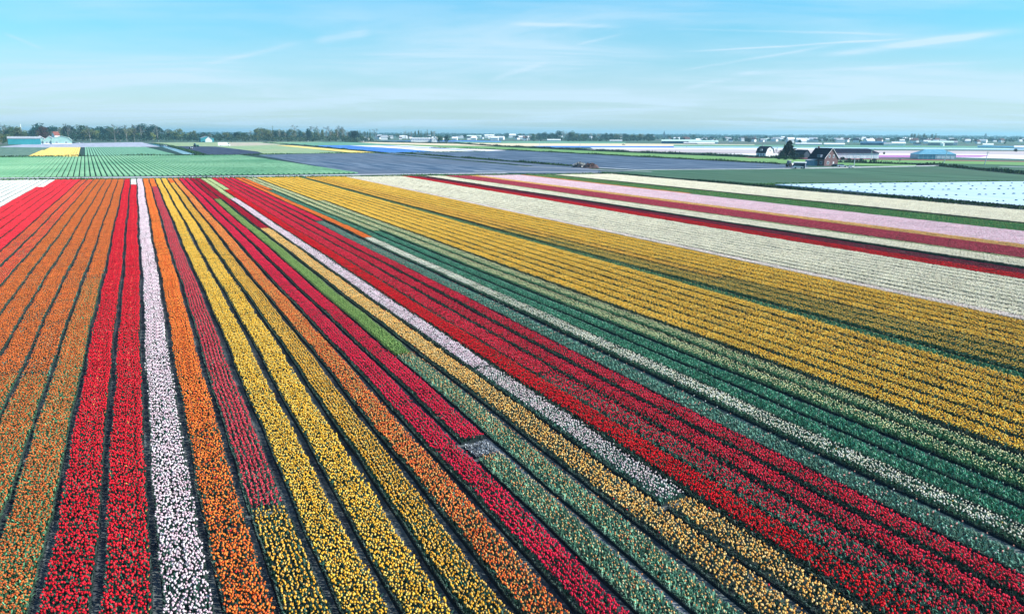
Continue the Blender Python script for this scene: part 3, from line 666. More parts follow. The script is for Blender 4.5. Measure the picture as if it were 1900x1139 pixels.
# sandbags holding down the crop cover
sb_ = MB()
for i in range(1): sb_.prism([(-.28, 0), (-.22, .16), (-.08, .22), (.1, .21), (.24, .13), (.3, 0)], -.17, .17)
sbm = sb_.me('sandbag', mat('sandbag_cloth', (.05, .16, .24), .8, (.08, .22, .3), scale=3))
for (xa, ya), (xb, yb), n_ in (((1480, 343.6), (1900, 340.2), 17), ((1570, 347.5), (1900, 345), 15), ((1610, 353.5), (1900, 350.5), 18), ((1690, 364.5), (1900, 359.5), 13), ((1850, 373.5), (1900, 371.5), 4)):
    for i in range(n_):
        x = xa+(xb-xa)*i/(n_-1)+rnd.uniform(-5, 5); p = G(x, ya+(yb-ya)*(x-xa)/(xb-xa)+rnd.uniform(-.2, .2), .09)
        o = link('sandbag', sbm, None, p, rnd.random()*6); o.scale = [rnd.uniform(.8, 1.3)]*3
        tag(o, 'small dark sandbag weighing down the white crop cover', 'sandbag', 'sandbags on the white crop cover')
for i in range(34):
    t = i/33; p = G(1455+450*t, 343.4+(384.5-343.4)*(t)+rnd.uniform(-1.0, -.4), .09)
    o = link('sandbag', sbm, None, p, rnd.random()*6); tag(o, 'small dark sandbag on the ditch side edge of the white crop cover', 'sandbag', 'sandbags along the ditch edge')

# ------------------------------------------------------------------ trees
def cards(g_, cen, rad, n_, size, col, var=.35, shell=.55):
    u = g_.normal(size=(n_, 3)); u /= np.linalg.norm(u, axis=1)[:, None]
    r = (shell+(1-shell)*g_.random(n_))**(1/1.2); P = np.array(cen)+u*np.array(rad)*r[:, None]
    a = g_.normal(size=(n_, 3)); a /= np.linalg.norm(a, axis=1)[:, None]; b = np.cross(a, u+g_.normal(0, .5, (n_, 3))); b /= np.linalg.norm(b, axis=1)[:, None]
    s = size*(.6+.8*g_.random(n_))[:, None]
    V = np.stack([P-a*s*.6, P+a*s*.6, P+b*s], 1).reshape(-1, 3)
    c = np.array(col)*(1+var*(g_.random(n_)-.5)*2)[:, None]*(1+.25*(u[:, 2:3])*0); c = np.repeat(c, 3, 0)
    return V, c
def crown_mesh(seed, h, w, col, n_cl=14, n_=90, base=.28, size=.9, shape='round', dens=1.0):
    g_ = np.random.default_rng(seed); VV = []; CC = []
    for i in range(n_cl):
        t = g_.random(); z = h*(base+(1-base)*(.1+.8*t))
        if shape == 'cone': z = h*(.05+.93*t); rr = w*.5*(1-t)*.85
        elif shape == 'column': rr = w*.5*(.6+.4*math.sin(math.pi*t))*.5
        else: rr = w*.5*math.sin(math.pi*(.18+.72*t))*.75
        a = g_.random()*6.28; q = g_.random()**.5
        cs = w*(.23 if shape != 'column' else .2)*(.8+.5*g_.random())*(1 if shape != 'cone' else .95-.8*t)
        tint_ = np.array(col)*(.75+.5*g_.random())
        V, c = cards(g_, (math.cos(a)*rr*q, math.sin(a)*rr*q, z), (cs, cs, cs*.8 if shape != 'column' else h*.12), int(n_*dens), size, tint_); VV.append(V); CC.append(c)
    V = np.concatenate(VV); V[:, 2] = np.minimum(V[:, 2], h*1.02); return mesh('crown', V, np.arange(len(V)).reshape(-1, 3), TM, col=np.concatenate(CC))
def trunk_mesh(seed, h, r, limbs=4, reach=3.0, base=.3):
    g_ = random.Random(seed); b = MB(); b.tube((0, 0, -.3), (.1, 0, h*.45), r, r*.65, 6); b.tube((.1, 0, h*.45), (0, .2, h*.8), r*.65, r*.2, 5)
    for i in range(limbs):
        a = g_.random()*6.28; z = h*(base+.35*g_.random()); b.tube((0.05, 0, z), (math.cos(a)*reach, math.sin(a)*reach, z+h*.22), r*.35, r*.08, 4)
    return b.me('trunk', BARK)
def bare_meshes(seed, h, w, twigcol=(.16, .20, .20)):
    g_ = random.Random(seed); b = MB(); tw = []
    def grow(p, d, l, r, lev):
        q = p+d*l; b.tube(p, q, r, r*.6, 4 if lev < 2 else 3)
        if lev >= 3:
            for _ in range(7): tw.append((q-d*l*g_.random()*.8, (d+Vector((g_.gauss(0, .6), g_.gauss(0, .6), g_.gauss(.15, .4)))).normalized(), l*g_.uniform(.5, 1.0)))
            return
        for i in range(g_.choice((3, 4)) if lev else 6):
            nd_ = (d+Vector((g_.gauss(0, .5), g_.gauss(0, .5), g_.gauss(.1, .2)))*(w/h*1.5)).normalized()
            grow(q if lev else p+d*l*(.45+.55*i/5), nd_, l*g_.uniform(.5, .75)*(1 if lev else .55), r*.5, lev+1)
    grow(Vector((0, 0, -.3)), Vector((g_.gauss(0, .03), g_.gauss(0, .03), 1)).normalized(), h*.55, h*.016, 0)
    V = []; c = []
    for p, d, l in tw:
        s = d.orthogonal().normalized()*.07; V += [p-s, p+s, p+d*l]; k = np.array(twigcol)*(.7+.6*g_.random()); c += [k, k, k]
    zs = max(v[2] for v in V); f = h/zs; V = [tuple(Vector(v)*f) for v in V]; b.V = [tuple(Vector(v)*f) for v in b.V]
    return b.me('trunk', BARK), mesh('crown', V, np.arange(len(V)).reshape(-1, 3), TM, col=np.array(c))
KINDS = {}
def kind(nm, h, w, fn, nvar=3): KINDS[nm] = (h, w, [fn(i) for i in range(nvar)])
kind('leafy', 20, 14, lambda i: (trunk_mesh(i, 20, .38), crown_mesh(i+10, 20, 14, (.06, .12, .06), 18, 60, .12)))
kind('olive', 18, 12, lambda i: (trunk_mesh(i+5, 18, .34), crown_mesh(i+20, 18, 12, (.13, .16, .07), 16, 50, .12)))
kind('bluegreen', 18, 13, lambda i: (trunk_mesh(i+9, 18, .34), crown_mesh(i+30, 18, 13, (.025, .08, .07), 18, 60, .1)))
kind('young', 12, 8, lambda i: (trunk_mesh(i+12, 12, .24, 4, 2.2), crown_mesh(i+40, 12, 8, (.22, .27, .10), 10, 45, .25, .7)))
kind('copper', 20, 20, lambda i: (trunk_mesh(i+15, 20, .5), crown_mesh(i+50, 20, 20, (.085, .038, .035), 26, 80, .08)), 1)
kind('dark', 16, 17, lambda i: (trunk_mesh(i+18, 16, .4), crown_mesh(i+60, 16, 17, (.012, .035, .035), 24, 80, .06)), 2)
kind('conifer', 14, 9, lambda i: (trunk_mesh(i+21, 14, .35, 2, 1.0), crown_mesh(i+70, 14, 10, (.014, .030, .030), 36, 70, .02, .7, 'cone')), 1)
kind('poplar', 20, 4.5, lambda i: (trunk_mesh(i+24, 20, .25, 3, .8), crown_mesh(i+80, 20, 5, (.10, .14, .09), 12, 40, .12, .6, 'column')), 2)
kind('bare', 24, 15, lambda i: bare_meshes(i+90, 24, 15), 4)
kind('barepale', 22, 12, lambda i: bare_meshes(i+95, 22, 12, (.30, .32, .26)), 2)
LBL = {'leafy': 'green leafy', 'olive': 'olive green', 'bluegreen': 'blue green', 'young': 'light yellow green', 'copper': 'copper red', 'dark': 'dark round', 'conifer': 'dark pointed evergreen', 'poplar': 'slender upright', 'bare': 'tall leafless', 'barepale': 'pale leafless'}
def tree(kd, x, y, hpx, label, group=None, wscale=1.0):
    """x, y: foot of the tree in the photo; hpx: its height there"""
    p = G(x, y); p.z = -.2; dist = p.y; h0, w0, vs = KINDS[kd]; s = hpx/F*dist/h0
    tr, cr = vs[rnd.randrange(len(vs))]
    r = empty('tree', p, rnd.random()*6.28); r.scale = (s*wscale, s*wscale, s); tag(r, label, 'tree', group)
    link('trunk', tr, r); link('crown', cr, r); return r
# wood at the left: trees that stand out, then the rank behind
for kd, x, y, hp, lb, ws in (
    ('copper', 82, 263, 26, 'round copper red beech behind the white gabled barns', 1.0), ('bare', 128, 263, 33, 'tall leafless tree right of the copper beech', 1.1),
    ('bare', 168, 264, 32, 'leafless tree with a bare white trunk, first at the wood edge', 1.0), ('bare', 214, 263.6, 33, 'spreading leafless tree in the middle of the left wood edge', 1.3),
    ('bare', 236, 263.6, 32, 'leafless tree close right of the spreading one', .8), ('bare', 250, 263.4, 33, 'leafless tree above the start of the canal', .8), ('bare', 263, 263.4, 31, 'slim leafless tree by the canal head', .7),
    ('bare', 294, 263, 30, 'leafless tree with a wide crown right of the canal', 1.1), ('bare', 2, 268, 40, 'large leafless tree at the left edge of the photo', 1.0),
    ('dark', 124, 262, 24, 'dark evergreen tree behind the barns right end', .6), ('young', 328, 262.8, 17, 'pale yellow green tree before the wood', 1.1), ('young', 284, 262.8, 16, 'pale yellow green tree left of the wide leafless one', 1.0),
    ('poplar', 507, 262, 27, 'slender dark poplar at the left of the middle wood', .8), ('bare', 545, 261, 29, 'leafless round crowned tree above the middle wood', 1.0),
    ('bare', 578, 261, 27, 'leafless tree with a small round crown, left of a pair', .8), ('bare', 591, 261, 27, 'leafless tree with a small round crown, right of a pair', .8),
    ('bare', 613, 262, 28, 'broad leafless tree, left of three at the middle wood', 1.2), ('bare', 626, 262, 29, 'broad leafless tree, middle of three at the middle wood', 1.2), ('bare', 638, 262, 27, 'broad leafless tree, right of three at the middle wood', 1.1),
    ('dark', 658, 263, 19, 'dark round tree left of the small white house', 1.15), ('bare', 699, 262, 23, 'rounded reddish leafless tree beside the far white houses', 1.1), ('leafy', 672, 263, 14, 'green tree right behind the dark round one', 1.0),
    ('leafy', 815, 266, 17, 'green tree at the right end of the white row house', 1.2), ('bluegreen', 829, 266, 16, 'dark green tree right of the row house', 1.0)):
    tree(kd, x, y, hp, lb, None, ws)
for i in range(84):
    x = -60+580*i/83+rnd.uniform(-4, 4); y = 262.6-(x > 300)*.8-rnd.random()*1.6
    hp = rnd.uniform(23, 31) if x < 300 else rnd.uniform(18, 23); hp *= (.8 if 350 < x < 470 else 1)
    if 365 < x < 410: hp *= .85
    kd = rnd.choice(['leafy', 'olive', 'bluegreen', 'bluegreen', 'olive', 'barepale', 'bare', 'young'])
    if kd == 'young': hp *= .75
    sec = ('left of the copper beech' if x < 66 else 'behind the barns' if x < 130 else 'right of the barns' if x < 200 else 'left of the canal head' if x < 270 else 'right of the canal head' if x < 345 else 'behind the black field' if x < 430 else 'at its right end')
    tree(kd, x, y, hp, LBL[kd]+' tree in the left wood '+sec, LBL[kd]+' trees of the left wood '+sec, rnd.uniform(1.1, 1.5))
for i in range(10):
    tree('leafy' if i%2 else 'olive', -50+i*8+rnd.uniform(-2, 2), 272-i*.6, rnd.uniform(17, 27)-i*.3, 'low green tree of the thicket at the left edge', 'thicket at the left edge', 1.3)
for i in range(50):
    x = 478+172*i/49+rnd.uniform(-3, 3); kd = rnd.choice(['olive', 'barepale', 'bluegreen', 'olive', 'leafy', 'barepale'])
    tree(kd, x, 262-rnd.random()*1.5, rnd.uniform(15, 22), LBL[kd]+' tree in the middle wood', LBL[kd]+' trees of the middle wood', rnd.uniform(.7, 1.0))
for i in range(16):
    x = 664+28*i/6 if i < 6 else 752+(i-6)*6.0; kd = rnd.choice(['poplar', 'barepale', 'poplar'])
    tree(kd, x+rnd.uniform(-1, 1), 260.5, rnd.uniform(15, 20), LBL[kd]+' tree in the thin rows behind the white houses', LBL[kd]+' trees behind the white houses', 1.2)
for i in range(50):
    x = 985+225*i/49+rnd.uniform(-2, 2); kd = rnd.choice(['bluegreen', 'olive', 'barepale', 'bluegreen', 'leafy'])
    hp = rnd.uniform(10, 15) + (4 if 1036 < x < 1066 else 0)
    tree(kd, x, 260.8+.006*(x-985)-rnd.random(), hp, LBL[kd]+' tree in the tree belt right of the centre', LBL[kd]+' trees of the centre belt', 1.1)
# farm on the right
tree('conifer', 1463, 293, 31, 'tall dark evergreen between the white house and the brick house', None, 1.7)
tree('conifer', 1455, 293, 21, 'lower dark evergreen leaning against the tall one, left side', None, 1.6)
tree('dark', 1450, 293, 15, 'dark bush at the foot of the evergreen, left side', None, 1.0); tree('dark', 1470, 293, 12, 'dark bush at the foot of the evergreen, right side', None, .9)
tree('bare', 1439, 290, 17, 'leafless tree between white house and evergreen', None, 1.0); tree('bare', 1668, 305, 12, 'leafless shrub on the bank right of the long barn', None, 1.6)
tree('dark', 1884, 282, 6, 'small dark tree near the right edge on the pale field', None, 1.0); tree('dark', 1640, 287, 5, 'small dark tree beyond the end of the long barn', None, .8)
for i in range(10): tree('poplar', 1686+i*5.4+rnd.uniform(-1, 1), 262.6, rnd.uniform(9, 15), 'slender far poplar above the white sheds', 'far poplars right', 2.0)
for i in range(40):
    x = 690+1240*rnd.random(); yy = 244+.0045*x+rnd.uniform(7, 14)+(x > 1250)*rnd.uniform(0, 4); kd = rnd.choice(['bluegreen', 'leafy', 'dark', 'bluegreen', 'olive'])
    if 985 < x < 1200 and rnd.random() < .6: continue
    tree(kd, x, yy, rnd.uniform(6, 9), LBL[kd]+' tree among the distant houses', LBL[kd]+' trees of the far villages', rnd.uniform(1.0, 1.8))

for x, y, hp, lb in ((1446, 296, 6, 'low dark shrub under the evergreen, far left'), (1457, 297, 5, 'low dark shrub under the evergreen, middle'), (1474, 297, 6, 'low dark shrub between the evergreen and the sheds'), (1510, 293, 9, 'dark tree behind the brick farmhouse roof, left side'),
                     (1488, 294, 7, 'dark shrub in front of the small dark sheds'), (1563, 297, 6, 'dark shrub at the left end of the long barn'), (1575, 298, 5, 'dark shrub before the long barn, second from its left end'), (1598, 299, 5, 'dark shrub before the long barn near its middle'), (1622, 299, 5, 'dark shrub before the right end of the long barn'), (1405, 293, 5, 'dark shrub left of the white farmhouse'), (1562, 308, 3.5, 'low shrub right of the brick gable')):
    tree('dark' if 'dark' in lb else 'leafy', x, y, hp, lb, None, 1.6)
# far woods on the horizon read as one mass
def belt(name, v, hm, x0, x1, n_, col, size, seed):
    g_ = np.random.default_rng(seed); VV = []; CC = []
    xs = np.sort(g_.uniform(x0, x1, n_)); ph = g_.random(6)*6
    for x in xs:
        p = G(x, 244+.0045*x+v*(.85+.3*g_.random())); hh = hm*(.55+.25*math.sin(x*.021+ph[0])*math.sin(x*.007+ph[1])+.35*g_.random())
        V, c = cards(g_, (p.x, p.y, hh*.5), (size*1.8, size*1.2, hh*.5), 16, size, np.array(col)*(.7+.6*g_.random()), .3, .2); V[:, 2] = np.maximum(V[:, 2], -.2); VV.append(V); CC.append(c)
    V = np.concatenate(VV); tag(link(name, mesh(name, V, np.arange(len(V)).reshape(-1, 3), TM, col=np.concatenate(CC))), kind='stuff')
belt('distant_woodland', 2.6, 20, -150, 2100, 900, (.035, .075, .06), 14, 1)
belt('distant_woodland', 3.8, 16, 300, 2100, 800, (.04, .085, .065), 9, 2)
belt('distant_woodland', 5.2, 13, 650, 2100, 800, (.04, .09, .06), 6, 3)
belt('wood_undergrowth', 15.9, 17, -80, 360, 700, (.035, .08, .055), 2.0, 4)
belt('wood_undergrowth', 15.4, 14, 350, 440, 120, (.035, .08, .055), 2.0, 7)
belt('wood_undergrowth', 14.8, 13, 440, 690, 420, (.06, .10, .06), 2.0, 5)
belt('tree_belt', 12.0, 12, 975, 1215, 300, (.04, .09, .065), 2.2, 6)
belt('village_trees', 8.0, 11, 690, 2050, 420, (.03, .08, .065), 3.0, 8)
belt('village_trees', 11.0, 9, 1200, 2050, 260, (.03, .08, .06), 2.6, 9)

# ------------------------------------------------------------------ buildings
def fcam(x, d=0):         # azimuth from a thing at photo column x back to the viewer
    return 180+math.degrees(math.atan((x-950)/F))+d
def facing(deg):           # rotation so that the local -y side (front) looks towards azimuth deg (clockwise from +Y)
    return math.pi-R(deg)
def house(x, y, w, l, eh, rh, deg, label, cat='house', group=None, wall=WHITE, roof=DROOF, name='house', windows=(), chimney=True, door=None, gable='y', over=.35, mansard=False, z=-.2):
    """gable front is w wide and looks towards azimuth deg; the ridge runs back l metres; (x, y) is the middle of its front foot"""
    r = empty(name, Vector(G(x, y)[:2]+(z,)) if False else Vector((G(x, y).x, G(x, y).y, z)), facing(deg)); tag(r, label, cat, group)
    hw = w/2
    if mansard: prof = [(-hw, 0), (hw, 0), (hw, eh), (hw*.72, eh+(rh-eh)*.62), (0, rh), (-hw*.72, eh+(rh-eh)*.62), (-hw, eh)]
    else: prof = [(-hw, 0), (hw, 0), (hw, eh), (0, rh), (-hw, eh)]
    b = MB(); b.prism(prof, 0, l); b.build('wall', wall, r)
    b = MB(); t = .22; up = prof[2:]
    # roof skins following the profile, standing proud of the walls
    outl = [(p[0]*(1+over/hw*.6), p[1]-.12 if i in (0, len(up)-1) else p[1]+t) for i, p in enumerate(up)]
    inn = [(p[0]*(1+over/hw*.6) if i in (0, len(up)-1) else p[0], p[1]-.12-t if i in (0, len(up)-1) else p[1]+.01) for i, p in enumerate(up)]
    for i in range(len(up)-1): b.prism([outl[i], outl[i+1], inn[i+1], inn[i]], -over, l+over)
    b.build('roof', roof, r)
    if chimney: b = MB(); b.box(-.35, .35, l*.8, l*.8+.6, rh-.3, rh+1.0); b.build('chimney', BRICK if wall is BRICK else GREYM, r)
    fm = MB(); fm.box(-.5, .5, -.05, .03, 0, 1.2); fme = fm.me('window', WHITE); pm = MB(); pm.box(-.4, .4, -.075, -.055, .1, 1.1); pme = pm.me('pane', GLASS)
    for wi in windows:      # (x, z, w, h, side) side f = front, l = long side at -x, r = at +x (x is then the distance back)
        xx, zz, ww, hh, sd_ = wi
        wo = link('window', fme, r); link('pane', pme, wo)
        if sd_ == 'f': wo.location = (xx, 0, zz)
        elif sd_ == 'l': wo.location = (-hw, xx, zz); wo.rotation_euler.z = -math.pi/2
        else: wo.location = (hw, xx, zz); wo.rotation_euler.z = math.pi/2
        wo.scale = (ww, 1, hh/1.2)
    if door is not None:
        b = MB(); b.box(door-.5, door+.5, -.06, .03, 0, 2.1); d = b.build('door', mat('door_paint', (.5, .52, .55), .6), r)
    return r
GA = 90-math.degrees(ROWANG)    # azimuth of the beds
GB = GA+180
hb = house(1541.5, 307.3, 9.6, 10.5, 3.6, 8.6, GB, 'dark roofed brick farmhouse with its red brown gable towards the tulip fields', wall=BRICK,
      windows=((-1.5, 4.0, 1.1, 1.5, 'f'), (1.4, 4.0, 1.1, 1.5, 'f'), (-2.2, .8, 1.6, 1.5, 'f'), (2, .8, 1.4, 1.4, 'l'), (5, .8, 1.6, 1.4, 'l')), door=1.6)
b = MB(); b.box(-5.6, -4.2, 2.0, 4.2, 4.2, 5.6); dm = b.build('dormer', mat('dormer_wood', (.12, .16, .22), .7), hb); b = MB(); b.box(-5.66, -5.61, 2.2, 4.0, 4.5, 5.4); b.build('pane', GLASS, dm)
b = MB(); b.box(-7.6, -4.85, 4.2, 9.6, 0, 2.5); cs = b.build('conservatory', mat('conservatory_glass', (.08, .2, .3), .2, (.14, .3, .4), scale=.5, spec=.6), hb); b = MB(); b.prism([(-7.8, 2.52), (-4.85, 3.2), (-4.85, 3.35), (-7.8, 2.66)], 4.0, 9.8); b.build('lean_to_roof', GREYM, cs)
b = MB()
for s_ in (-1, 1): b.prism([(s_*5.05, 3.46), (s_*5.05, 3.76), (0, 8.98), (0, 8.76)], -.42, -.36)
b.build('gable_trim', WHITE, hb)
hw_ = house(1428, 291.2, 7.6, 9.2, 3.0, 7.2, GB, 'white farmhouse with dark curved mansard roof left of the evergreen', mansard=True, windows=((2, .7, 1.2, 1.6, 'l'), (4.5, .7, 1.2, 1.6, 'l'), (7, .7, 1.2, 1.6, 'l'), (0, 4, 1, 1, 'f')))
b = MB(); b.box(-4.1, -3.0, 3.6, 5.6, 4.2, 5.4); dm = b.build('dormer', WHITE, hw_); b = MB(); b.box(-4.16, -4.11, 3.8, 5.4, 4.4, 5.2); b.build('pane', GLASS, dm)
house(1497, 292.5, 7, 9, 2.4, 5.2, GB, 'low dark shed with white edged gable behind the brick farmhouse', 'shed', wall=mat('tarred_wood', (.03, .045, .07), .8), chimney=False, name='shed')
house(1484, 291, 6, 7, 2.2, 4.6, GB, 'small dark shed between the evergreen and the white edged one', 'shed', wall=mat('tarred_wood', (.03, .045, .07), .8), chimney=False, name='shed')
# flat garage and things in the yard
gr = empty('garage', G(1494, 312.3), facing(GB-40)); tag(gr, 'flat dark garage with a white roof edge before the brick farmhouse', 'garage')
b = MB(); b.box(-3.6, 3.6, 0, 5, 0, 2.4); b.build('wall', mat('tarred_wood', (0, 0, 0)), gr); b = MB(); b.box(-3.8, 3.8, -.2, 5.2, 2.41, 2.7); b.build('roof', WHITE, gr); b = MB(); b.box(-3.0, -.4, -.05, -.01, 0, 2.1); b.box(.4, 3.0, -.05, -.01, 0, 2.1); b.build('door', mat('dormer_wood', (0, 0, 0)), gr)
bn = empty('barn', G(1591, 294.4), facing(176)); tag(bn, 'long white barn with low dark roof behind the brick farmhouse', 'barn')
b = MB(); b.box(-14.5, 14.5, 0, 11, 0, 3.6); b.build('wall', WHITE, bn)
b = MB(); b.add([(-15, -.5, 3.5), (15, -.5, 3.5), (15, 11.5, 3.5), (-15, 11.5, 3.5), (-14, 5.5, 6.4), (9.5, 5.5, 6.4)], [(0, 1, 5, 4), (1, 2, 5), (2, 3, 4, 5), (3, 0, 4), (3, 2, 1, 0)]); b.build('roof', DROOF, bn)
for i in range(6):
    b = MB(); b.box(-12+i*4.6, -9.6+i*4.6, -.06, -.01, .2, 2.9); b.build('door', mat('pale_shutter', (.6, .64, .68), .6), bn)
gh = empty('greenhouse', G(1738, 295.2), facing(184)); tag(gh, 'blue grey greenhouse with hipped glass roof right of the long barn', 'greenhouse')
m_gh = mat('greenhouse_glass', (.10, .30, .42), .25, (.16, .38, .50), scale=.3, spec=.6)
b = MB(); b.box(-12, 12, 0, 12, 0, 3.0); b.build('wall', m_gh, gh); b = MB(); b.add([(-12.3, -.3, 3), (12.3, -.3, 3), (12.3, 12.3, 3), (-12.3, 12.3, 3), (-5.5, 6, 6), (6.5, 6, 6)], [(0, 1, 5, 4), (1, 2, 5), (2, 3, 4, 5), (3, 0, 4), (3, 2, 1, 0)]); b.build('roof', m_gh, gh)
b = MB(); b.box(-1, 11.8, -.12, -.02, .1, 2.7); b.build('white_wall_panel', mat('pale_shutter', (0, 0, 0)), gh)
b = MB()
for i in range(9): b.box(-11.8+i*2.95-.05, -11.8+i*2.95+.05, -.2, -.13, 0, 3.05)
b.build('glazing_bars', STEEL, gh)
# white gabled barns at the left wood
m_gwall = mat('pale_green_boards', (.24, .42, .38), .7, (.30, .48, .44), scale=.3)
for x, wpx, hp, lb in ((75, 20, 12, 'white edged gabled barn, left of three before the copper beech'), (93, 17, 12, 'small gabled barn, middle of three before the copper beech'), (115, 27, 12, 'widest pale barn, right of three before the copper beech')):
    sc_ = G(x, 267).length/F
    r = house(x, 267.4, wpx*sc_, 16, hp*.45*sc_, hp*sc_, fcam(x, 2), lb, 'barn', wall=m_gwall, roof=WHITE if wpx < 25 else mat('mint_roof', (.45, .62, .55), .6), name='barn', chimney=False, mansard=wpx > 25, over=.8,
          windows=((-wpx*sc_*.25, 1.2, 3.4, 1.8, 'f'), (wpx*sc_*.22, 1.2, 3.4, 1.8, 'f')))
    b = MB(); b.box(-wpx*sc_/2, wpx*sc_/2, -.5, -.1, 0, 1.1); b.build('plinth', WHITE, r)
house(100, 263.4, 8, 8, 9.5, 15, fcam(100, 62), 'white house with pointed red roof rising behind the pale barns', wall=WHITE, roof=REDROOF)
rt = empty('barn', G(47, 268.4), facing(fcam(47))); tag(rt, 'long low teal green barn left of the pale gabled barns', 'barn'); b = MB(); b.box(-17, 16, 0, 14, 0, 6.8); b.build('wall', mat('teal_boards', (.02, .20, .24), .7, (.03, .26, .30), scale=.2), rt); b = MB(); b.prismx([(-.5, 6.81), (14.5, 6.81), (7, 9.3)], -17.4, 16.4); b.build('roof', GREYM, rt)
# halls half hidden at the right end of the left wood
h2 = house(385, 263.6, 20, 20, 6, 9, fcam(385, -8), 'low grey roofed shed before the right end of the left wood', 'shed', roof=GREYM, wall=mat('teal_boards', (0, 0, 0)), name='shed', chimney=False)
house(387.5, 263.8, 10, 9, 4, 8, fcam(387), 'small pinkish white house beside the low grey shed', wall=WHITE, roof=mat('pink_tiles', (.35, .2, .2), .8))
rh = empty('row_house', G(783, 264.0), facing(fcam(783))); tag(rh, 'long white row house with a line of small windows before the trees', 'row house')
b = MB(); b.box(-19, 19, 0, 9, 0, 6); b.build('wall', WHITE, rh); b = MB(); b.prismx([(-.4, 6.01), (9.4, 6.01), (4.5, 7.2)], -19.3, 19.3); b.build('roof', WHITE, rh)
fm = MB(); fm.box(-.9, .9, -.06, -.01, 3.6, 5.2); fme = fm.me('window', mat('violet_shade_glass', (.16, .2, .34), .3))
for i in range(13): o = link('window', fme, rh); o.location = (-17.4+i*2.9, 0, 0)
house(806, 264.2, 9, 10, 5, 10, fcam(806), 'steep white gabled house at the right end of the row house', mansard=False, windows=((0, 3.2, 1.4, 1.6, 'f'),))
house(679, 262.6, 10, 10, 7, 9.5, 178, 'plain bright white house right of the dark round tree'); house(671, 263.2, 6, 8, 3, 6, 178, 'low white annexe left of the plain bright white house', chimney=False)
house(568, 262.6, 6, 4, 2.4, 3.6, 178, 'tiny white shed before the middle wood', 'shed', roof=WHITE, chimney=False, name='shed')

# distant sheds and greenhouses, then the village houses
def shed(x, y, wpx, hp, label, wall=WHITE, roof=GREYM, cat='shed', dp=14, nm='shed'):
    p = G(x, y); s = p.dot(FW)/F; r = empty(nm, Vector((p.x, p.y, -.2)), facing(fcam(x, -3))); tag(r, label, cat); w2 = wpx*s/2; hh = hp*s
    b = MB(); b.box(-w2, w2, 0, dp, 0, hh*.62); b.build('wall', wall, r); b = MB(); b.prismx([(-.6, hh*.62+.01), (dp+.6, hh*.62+.01), (dp/2, hh)], -w2-.5, w2+.5); b.build('roof', roof, r); return r
m_dblue = mat('dark_blue_sheet', (.04, .12, .24), .6, (.07, .18, .3), scale=.05)
m_mint = mat('mint_roof', (0, 0, 0))
SH = [(1262, 266.5, 66, 7, 'wide hall with pale roof and dark blue wall on the horizon right of the steeple', m_dblue, m_mint), (1305, 267, 52, 6, 'pale long hall right of the dark blue one', WHITE, m_mint),
 (1290, 267.6, 40, 3.5, 'dark doored low hall before the pale one', m_dblue, WHITE), (1310, 268.3, 30, 4, 'white low shed in front of the pale long hall', WHITE, WHITE), (1500, 269.5, 44, 4, 'low white shed far behind the dark sheds of the farm', WHITE, WHITE), (1548, 271.3, 34, 5.5, 'long white building behind the brick farmhouse', WHITE, WHITE),
 (1568, 261, 17, 4, 'small white roofed shed left of the poplars', m_dblue, WHITE), (1620, 269, 42, 6, 'dark blue long shed left of the white pair', m_dblue, m_dblue), (1647, 271, 12, 6, 'white shed with a dark door, left of the white pair', WHITE, GREYM),
 (1667, 270.6, 22, 7, 'big white shed below the far poplars', WHITE, WHITE), (1702, 270, 12, 5, 'small dark roofed house right of the big white shed', WHITE, DROOF), (1745, 269.8, 40, 8, 'grey shed with white round tank in front', GREYM, m_mint),
 (1766, 269.6, 17, 8, 'light grey boxy shed beside the grey one', mat('pale_shutter', (0, 0, 0)), GREYM), (1833, 272.6, 16, 6, 'white house near the right edge of the far fields', WHITE, WHITE), (1893, 276.8, 18, 6, 'white house at the right edge of the photo', WHITE, WHITE),
 (1850, 274.6, 60, 3.5, 'long low blue greenhouse by the right edge', m_gh, m_gh), (880, 256.4, 26, 5, 'white long shed left of the twin blocks', WHITE, m_mint), (903, 256, 7, 6, 'white block, left one of the twins on the horizon', WHITE, WHITE), (912, 256, 10, 6, 'white block, right one of the twins on the horizon', WHITE, WHITE),
 (951, 255.8, 12, 7, 'white house with tall roof right of the twin blocks', WHITE, WHITE), (974, 258.6, 24, 6, 'long white shed below the centre tree belt', WHITE, WHITE), (997, 258.6, 7, 5, 'small white house at the left end of the centre belt', WHITE, WHITE),
 (1028, 262.5, 24, 4, 'low white shed before the centre tree belt', WHITE, WHITE), (748, 257, 12, 5, 'white house in the gap left of the row house', WHITE, WHITE), (725, 257, 9, 4, 'white house right of the reddish tree', WHITE, GREYM), (855, 257, 16, 4, 'white low house right of the dark trees', WHITE, GREYM),
 (1143, 263, 22, 3, 'low white greenhouse before the end of the centre belt', WHITE, WHITE), (1430, 261, 24, 4, 'pale roofed shed among the far houses', m_dblue, m_mint)]
for a in SH: shed(*a[:5], wall=a[5], roof=a[6])
tk = empty('tank', G(1748, 271.5), 0); tag(tk, 'white round storage tank before the grey shed', 'tank'); s_ = G(1748, 271.5).dot(FW)/F; b = MB(); b.tube((0, 0, 0), (0, 0, 5*s_), 3.4*s_, 3.4*s_, 16); b.build('shell', WHITE, tk); b = MB(); b.tube((0, 0, 5*s_+.01), (0, 0, 6.3*s_), 3.5*s_, .2, 16); b.build('lid', WHITE, tk)
hms = []
